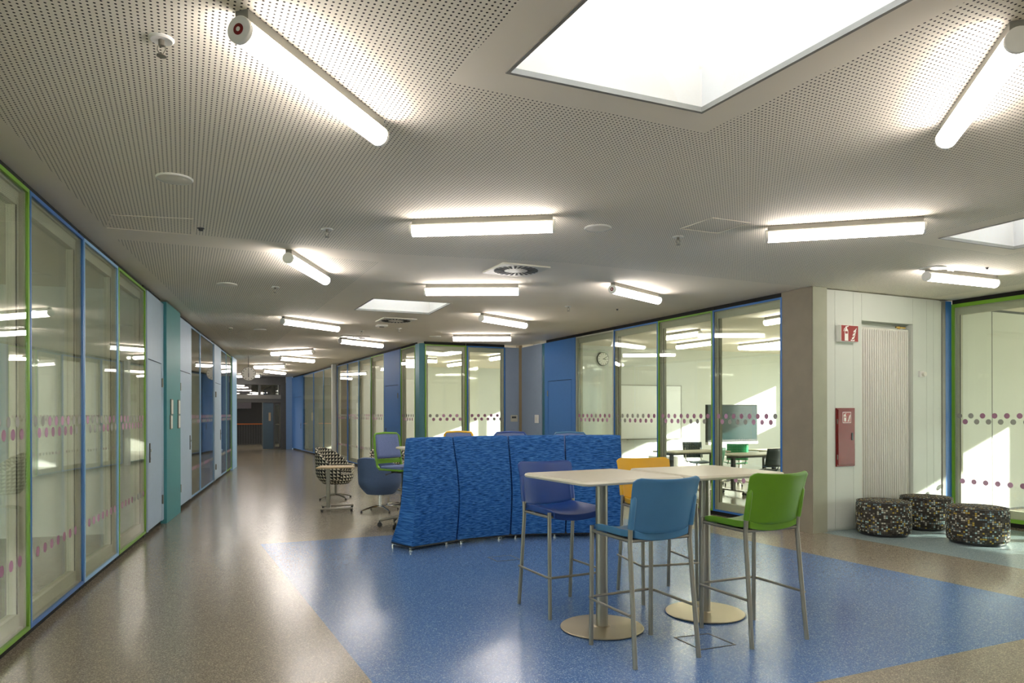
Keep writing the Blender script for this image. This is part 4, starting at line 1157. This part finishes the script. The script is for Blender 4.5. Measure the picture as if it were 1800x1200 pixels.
# ------------------------------------------------------------------ tub chairs and side table
def tub_chair(fab, label, loc, rz, back=.86, arm=.60, R=.34, zb=.27, base='metal_grey', group='swivel tub chairs', span=2.35, scal=1):
    t = thing('tub_chair', label, 'chair', (loc[0], loc[1], 0), rz, group)
    # back at -y, open towards +y
    def topz(ph):
        c = (math.cos(ph) + .25) / 1.25
        return arm + (back - arm) * max(0, c) ** .8 if c > 0 else arm
    def outer(a, b):
        ph = (a - .5) * 2 * span; zt = topz(ph)
        z = zb + (zt - zb) * b
        q = min(1, (z - zb) / .2); r = R * (.62 + .38 * math.sin(q * PI / 2)) + .03 * max(0, z - .5)
        return (r * math.sin(ph), -r * math.cos(ph), z)
    def inner(a, b):
        p = Vector(outer(a, b)); ph = (a - .5) * 2 * span
        return (p.x - math.sin(ph) * .055, p.y + math.cos(ph) * .055, max(p.z, .36))
    mb = MB(); na, nb = 36, 10
    ufn = lambda a, b: (a * 1.6, outer(a, b)[2])
    mb.sheet(outer, na, nb, uvs=ufn); mb.sheet(inner, na, nb, uvs=ufn, flip=True)
    def strip(fa):
        vs = []; ul = []
        n = 20
        for i in range(n + 1):
            a, b = fa(i / n); o1, i1 = Vector(outer(a, b)), Vector(inner(a, b)); m_ = (o1 + i1) / 2 + Vector((0, 0, .012 if b == 1 else 0))
            vs += [o1, m_, i1]; u0 = ufn(a, b); ul += [u0, (u0[0], u0[1] + .03), (u0[0], u0[1] + .06)]
        fs = []
        for i in range(n):
            fs += [(3 * i, 3 * i + 3, 3 * i + 4, 3 * i + 1), (3 * i + 1, 3 * i + 4, 3 * i + 5, 3 * i + 2)]
        mb.add(vs, fs, 0, ul)
    strip(lambda q: (q, 1)); strip(lambda q: (0, q)); strip(lambda q: (1, q))
    mb.build('shell', fab, t, smooth=50)
    MB().lathe([(0, zb), (R * .62, zb), (R * .80, .34), (R * .86, .41), (R * .80, .45), (0, .46)], 40, (0, .02, 0), uvs=True).build('seat_cushion', fab, t, smooth=50)
    MB().cyl((0, 0, .06), (0, 0, zb + .01), .022, n=14).build('swivel_post', base, t)
    for k in range(4):
        a = PI / 4 + PI / 2 * k + .3
        l = MB().tube([(0, 0, .075), (.14 * math.cos(a), .14 * math.sin(a), .07), (.31 * math.cos(a), .31 * math.sin(a), .03)], [.018, .016, .011], 10).build('base_arm', base, t)
        MB().cyl((.31 * math.cos(a), .31 * math.sin(a), 0), (.31 * math.cos(a), .31 * math.sin(a), .025), .016, n=12).build('glide', 'black_plastic', l)
    return t
p = fl(668, 898)
tub_chair('fabric_slate', 'slate blue tub chair turned away from us beside the booth', p, math.radians(-25), back=.83, arm=.66, R=.33, base='chrome')
p = fl(590, 876)
tub_chair('triangle_fabric', 'black and cream patterned tub chair behind the small side table', p, math.radians(-105), back=.90, arm=.60)
tub_chair('triangle_fabric', 'second patterned tub chair peeping out behind the slate blue chair', (-2.35, 13.4), math.radians(200), back=.9, arm=.60)
p = fl(577, 898)
t = thing('side_table', 'small beige side table on a silver column beside the patterned chair', 'table', (p.x, p.y, 0), math.radians(12))
MB().prism([(-.17, -.2), (.40, -.16), (.34, .18), (-.12, .2)], .665, .69).build('tabletop', 'wood_beige', t, smooth=0, bevel=.008)
MB().box(-.03, -.02, .03, .03, .02, .665).build('column', 'metal_grey', t, smooth=0, bevel=.008)
for y, nm in ((-.1, 'near'), (.3, 'far')):
    l = MB().box(-.12, y - .02, .035, .38, y + .02, .06).build('runner', 'metal_grey', t, smooth=0, bevel=.008)
    for x in (-.09, .35): MB().cyl((x, y, 0), (x, y, .04), .018, n=10).build('glide', 'black_plastic', l)
MB().box(-.03, -.1, .03, .03, .3, .055).build('cross_bar', 'metal_grey', t, smooth=0)

# ------------------------------------------------------------------ classroom contents
p0 = hit(1088, uv(7.07, 14.03), U); p1 = hit(1196, uv(7.07, 14.03), U)
t = thing('whiteboard', 'large white board on the classroom wall', 'whiteboard', (p0.x, p0.y, 0), ang(U)); WLn = (p1 - p0).length
z0, z1 = EYE + ray(1140, 771)[2] * p0.y, EYE + ray(1140, 678)[2] * (p0.y + p1.y) / 2
MB().box(0, -.02, z0, WLn, .015, z1).build('board', 'whiteboard', t, smooth=0)
mb = MB().box(-.02, -.03, z0 - .02, WLn + .02, .015, z0).box(-.02, -.03, z1, WLn + .02, .015, z1 + .02).box(-.02, -.03, z0, 0, .015, z1).box(WLn, -.03, z0, WLn + .02, .015, z1); mb.build('frame', 'metal_grey', t, smooth=0)
MB().box(.2, -.1, z0 - .03, WLn - .2, -.02, z0 - .015).build('pen_tray', 'metal_grey', t, smooth=0)
# low cabinet
p0 = hit(1160, uv(7.07, 13.4), U); p1 = hit(1219, uv(7.07, 13.4), U); L = (p1 - p0).length
t = thing('low_cabinet', 'low white cabinet under the whiteboard', 'cabinet', (p0.x, p0.y, 0), ang(U))
MB().box(0, 0, .06, L, .45, .48).build('body', 'white_plastic', t, smooth=0, bevel=.004)
for k in range(2): 
    dd = MB().box(L / 2 * k + .006, -.018, .07, L / 2 * (k + 1) - .006, 0, .47).build('door', 'white_plastic', t, smooth=0, bevel=.003)
    MB().box(L / 2 * (k + .5) - .05, -.03, .42, L / 2 * (k + .5) + .05, -.018, .435).build('handle', 'metal_grey', dd, smooth=0)
MB().box(.02, .03, 0, L - .02, .43, .06).build('plinth', 'dark_grey', t, smooth=0)
# screen on trolley
c = uv(11.2, 12.3)
t = thing('display_screen', 'big dark flat screen on a trolley in the classroom', 'screen', (c.x, c.y, 0), ang(U))
W2 = .72; zs0, zs1 = .85, 1.68
MB().box(-W2, -.03, zs0, W2, .05, zs1).build('bezel', 'black_plastic', t, smooth=0, bevel=.005)
MB().box(-W2 + .02, -.034, zs0 + .05, W2 - .02, -.029, zs1 - .02).build('panel', 'screen', t, smooth=0)
MB().box(-W2, -.05, zs0 - .06, W2, .05, zs0).build('speaker_bar', 'white_plastic', t, smooth=0, bevel=.004)
for s in (-1, 1): 
    MB().box(s * .3 - .03, .05, .1, s * .3 + .03, .1, 1.5).build('post', 'metal_grey', t, smooth=0)
    l = MB().box(s * .3 - .03, -.35, .08, s * .3 + .03, .35, .12).build('foot', 'metal_grey', t, smooth=0)
    for y in (-.31, .31): MB().cyl((s * .3 - .015, y, .04), (s * .3 + .015, y, .04), .04, n=14).build('caster', 'black_plastic', l)
MB().box(-.3, .05, .5, .3, .09, .56).build('cross_bar', 'metal_grey', t, smooth=0)
# desks
dkp = None
def desk(px, py, rz, label, w=1.4, d=.7):
    global dkp
    p = onz(px, py, .74)
    if dkp: return dup(dkp, (p.x, p.y, 0), rz, label)
    t = dkp = thing('school_desk', label, 'table', (p.x, p.y, 0), rz, 'classroom desks')
    MB().box(-w / 2, -d / 2, .715, w / 2, d / 2, .74).build('tabletop', 'table_top', t, smooth=0, bevel=.006)
    for s in (-1, 1):
        MB().box(s * (w / 2 - .2) - .03, -.03, .08, s * (w / 2 - .2) + .03, .03, .69).build('leg', 'dark_grey', t, smooth=0)
        l = MB().box(s * (w / 2 - .2) - .025, -.3, .06, s * (w / 2 - .2) + .025, .3, .09).build('foot', 'chrome', t, smooth=0, bevel=.006)
        for y in (-.27, .27): MB().cyl((s * (w / 2 - .2) - .014, y, .03), (s * (w / 2 - .2) + .014, y, .03), .03, n=12).build('caster', 'black_plastic', l)
    MB().box(-w / 2 + .1, -.05, .665, w / 2 - .1, .05, .715).build('under_beam', 'dark_grey', t, smooth=0)
    return t
desk(1216, 792, TH, 'classroom desk left of the blue mullion in front of the screen')
desk(1325, 796.5, TH, 'classroom desk behind the green bar stool side of the window')
desk(1372, 789, TH + .1, 'classroom desk nearest the concrete pillar')
scp = {}
def school_chair(px, py, rz, col, label):
    p = fl(px, py)
    if col in scp: return dup(scp[col], (p.x, p.y, 0), rz, label)
    t = scp[col] = thing('school_chair', label, 'chair', (p.x, p.y, 0), rz, 'classroom chairs')
    MB().sheet(lambda a, b: ((a - .5) * .42, (b - .5) * .42, .46 + .02 * ((a - .5) * 2) ** 2 - .03 * max(0, b - .7) ** 2 * 6), 8, 8).build('seat', col, t, smooth=60, solid=.012)
    MB().sheet(lambda a, b: ((a - .5) * .42, -.22 - .07 * b - .04 * (1 - ((a - .5) * 2) ** 2), .54 + .33 * b), 8, 6).build('backrest', col, t, smooth=60, solid=.012)
    for s in (-1, 1): MB().tube([(s * .17, -.1, .45), (s * .17, -.2, .5), (s * .17, -.27, .75)], .011, 8).build('back_post', 'chrome', t)
    MB().cyl((0, 0, .1), (0, 0, .45), .02, n=12).build('column', 'chrome', t)
    for k in range(5):
        a = 2 * PI * k / 5
        l = MB().tube([(0, 0, .11), (.28 * math.cos(a), .28 * math.sin(a), .07)], [.018, .012], 8).build('base_arm', 'chrome', t)
        MB().cyl((.28 * math.cos(a) - .012, .28 * math.sin(a), .028), (.28 * math.cos(a) + .012, .28 * math.sin(a), .028), .028, n=12).build('caster', 'black_plastic', l)
    return t
school_chair(1240, 870, TH + .3, 'chair_green', 'green classroom chair just left of the blue mullion')
school_chair(1293, 853, TH - .6, 'chair_green', 'green classroom chair just right of the blue mullion')
school_chair(1340, 872, TH + .1, 'chair_dark', 'dark classroom chair behind the green bar stool')
school_chair(1225, 850, TH + 2.8, 'chair_dark', 'dark classroom chair at the far side of the left desk')

# ------------------------------------------------------------------ light
a_, b_, c_ = 1.0, BA, .345
D = Vector((*(-U * a_ + V * b_), -c_)).normalized()
sn = bpy.data.lights.new('sun', 'SUN'); sn.energy = 5.0; sn.angle = math.radians(.6); sn.color = (1, .97, .93)
so = bpy.data.objects.new('sun', sn); C.objects.link(so); so.rotation_euler = D.to_track_quat('-Z', 'Y').to_euler(); so.location = (20, -5, 20)
w = bpy.data.worlds.new('world'); sc.world = w; w.use_nodes = True; nt = w.node_tree
bg = nt.nodes['Background']; bg.inputs['Strength'].default_value = 3.2
tc = nd(nt, 'ShaderNodeTexCoord'); sx = nd(nt, 'ShaderNodeSeparateXYZ'); nt.links.new(tc.outputs['Generated'], sx.inputs[0])
rp = nd(nt, 'ShaderNodeValToRGB'); rp.color_ramp.elements[0].position = .0; rp.color_ramp.elements[0].color = lin('#cbcccb'); rp.color_ramp.elements[1].position = .6; rp.color_ramp.elements[1].color = lin('#e8ecf2')
nt.links.new(sx.outputs[2], rp.inputs['Fac']); nt.links.new(rp.outputs['Color'], bg.inputs['Color'])
sc.view_settings.view_transform = 'Standard'; sc.view_settings.look = 'None'; sc.view_settings.gamma = 1; sc.view_settings.exposure = 2.22
sc.view_settings.use_curve_mapping = False
sc.cycles.max_bounces = 14; sc.cycles.diffuse_bounces = 8; sc.cycles.glossy_bounces = 5; sc.cycles.transparent_max_bounces = 40
sc.cycles.sample_clamp_indirect = 8.0; sc.cycles.caustics_reflective = False; sc.cycles.caustics_refractive = False
sc.cycles.use_denoising = True
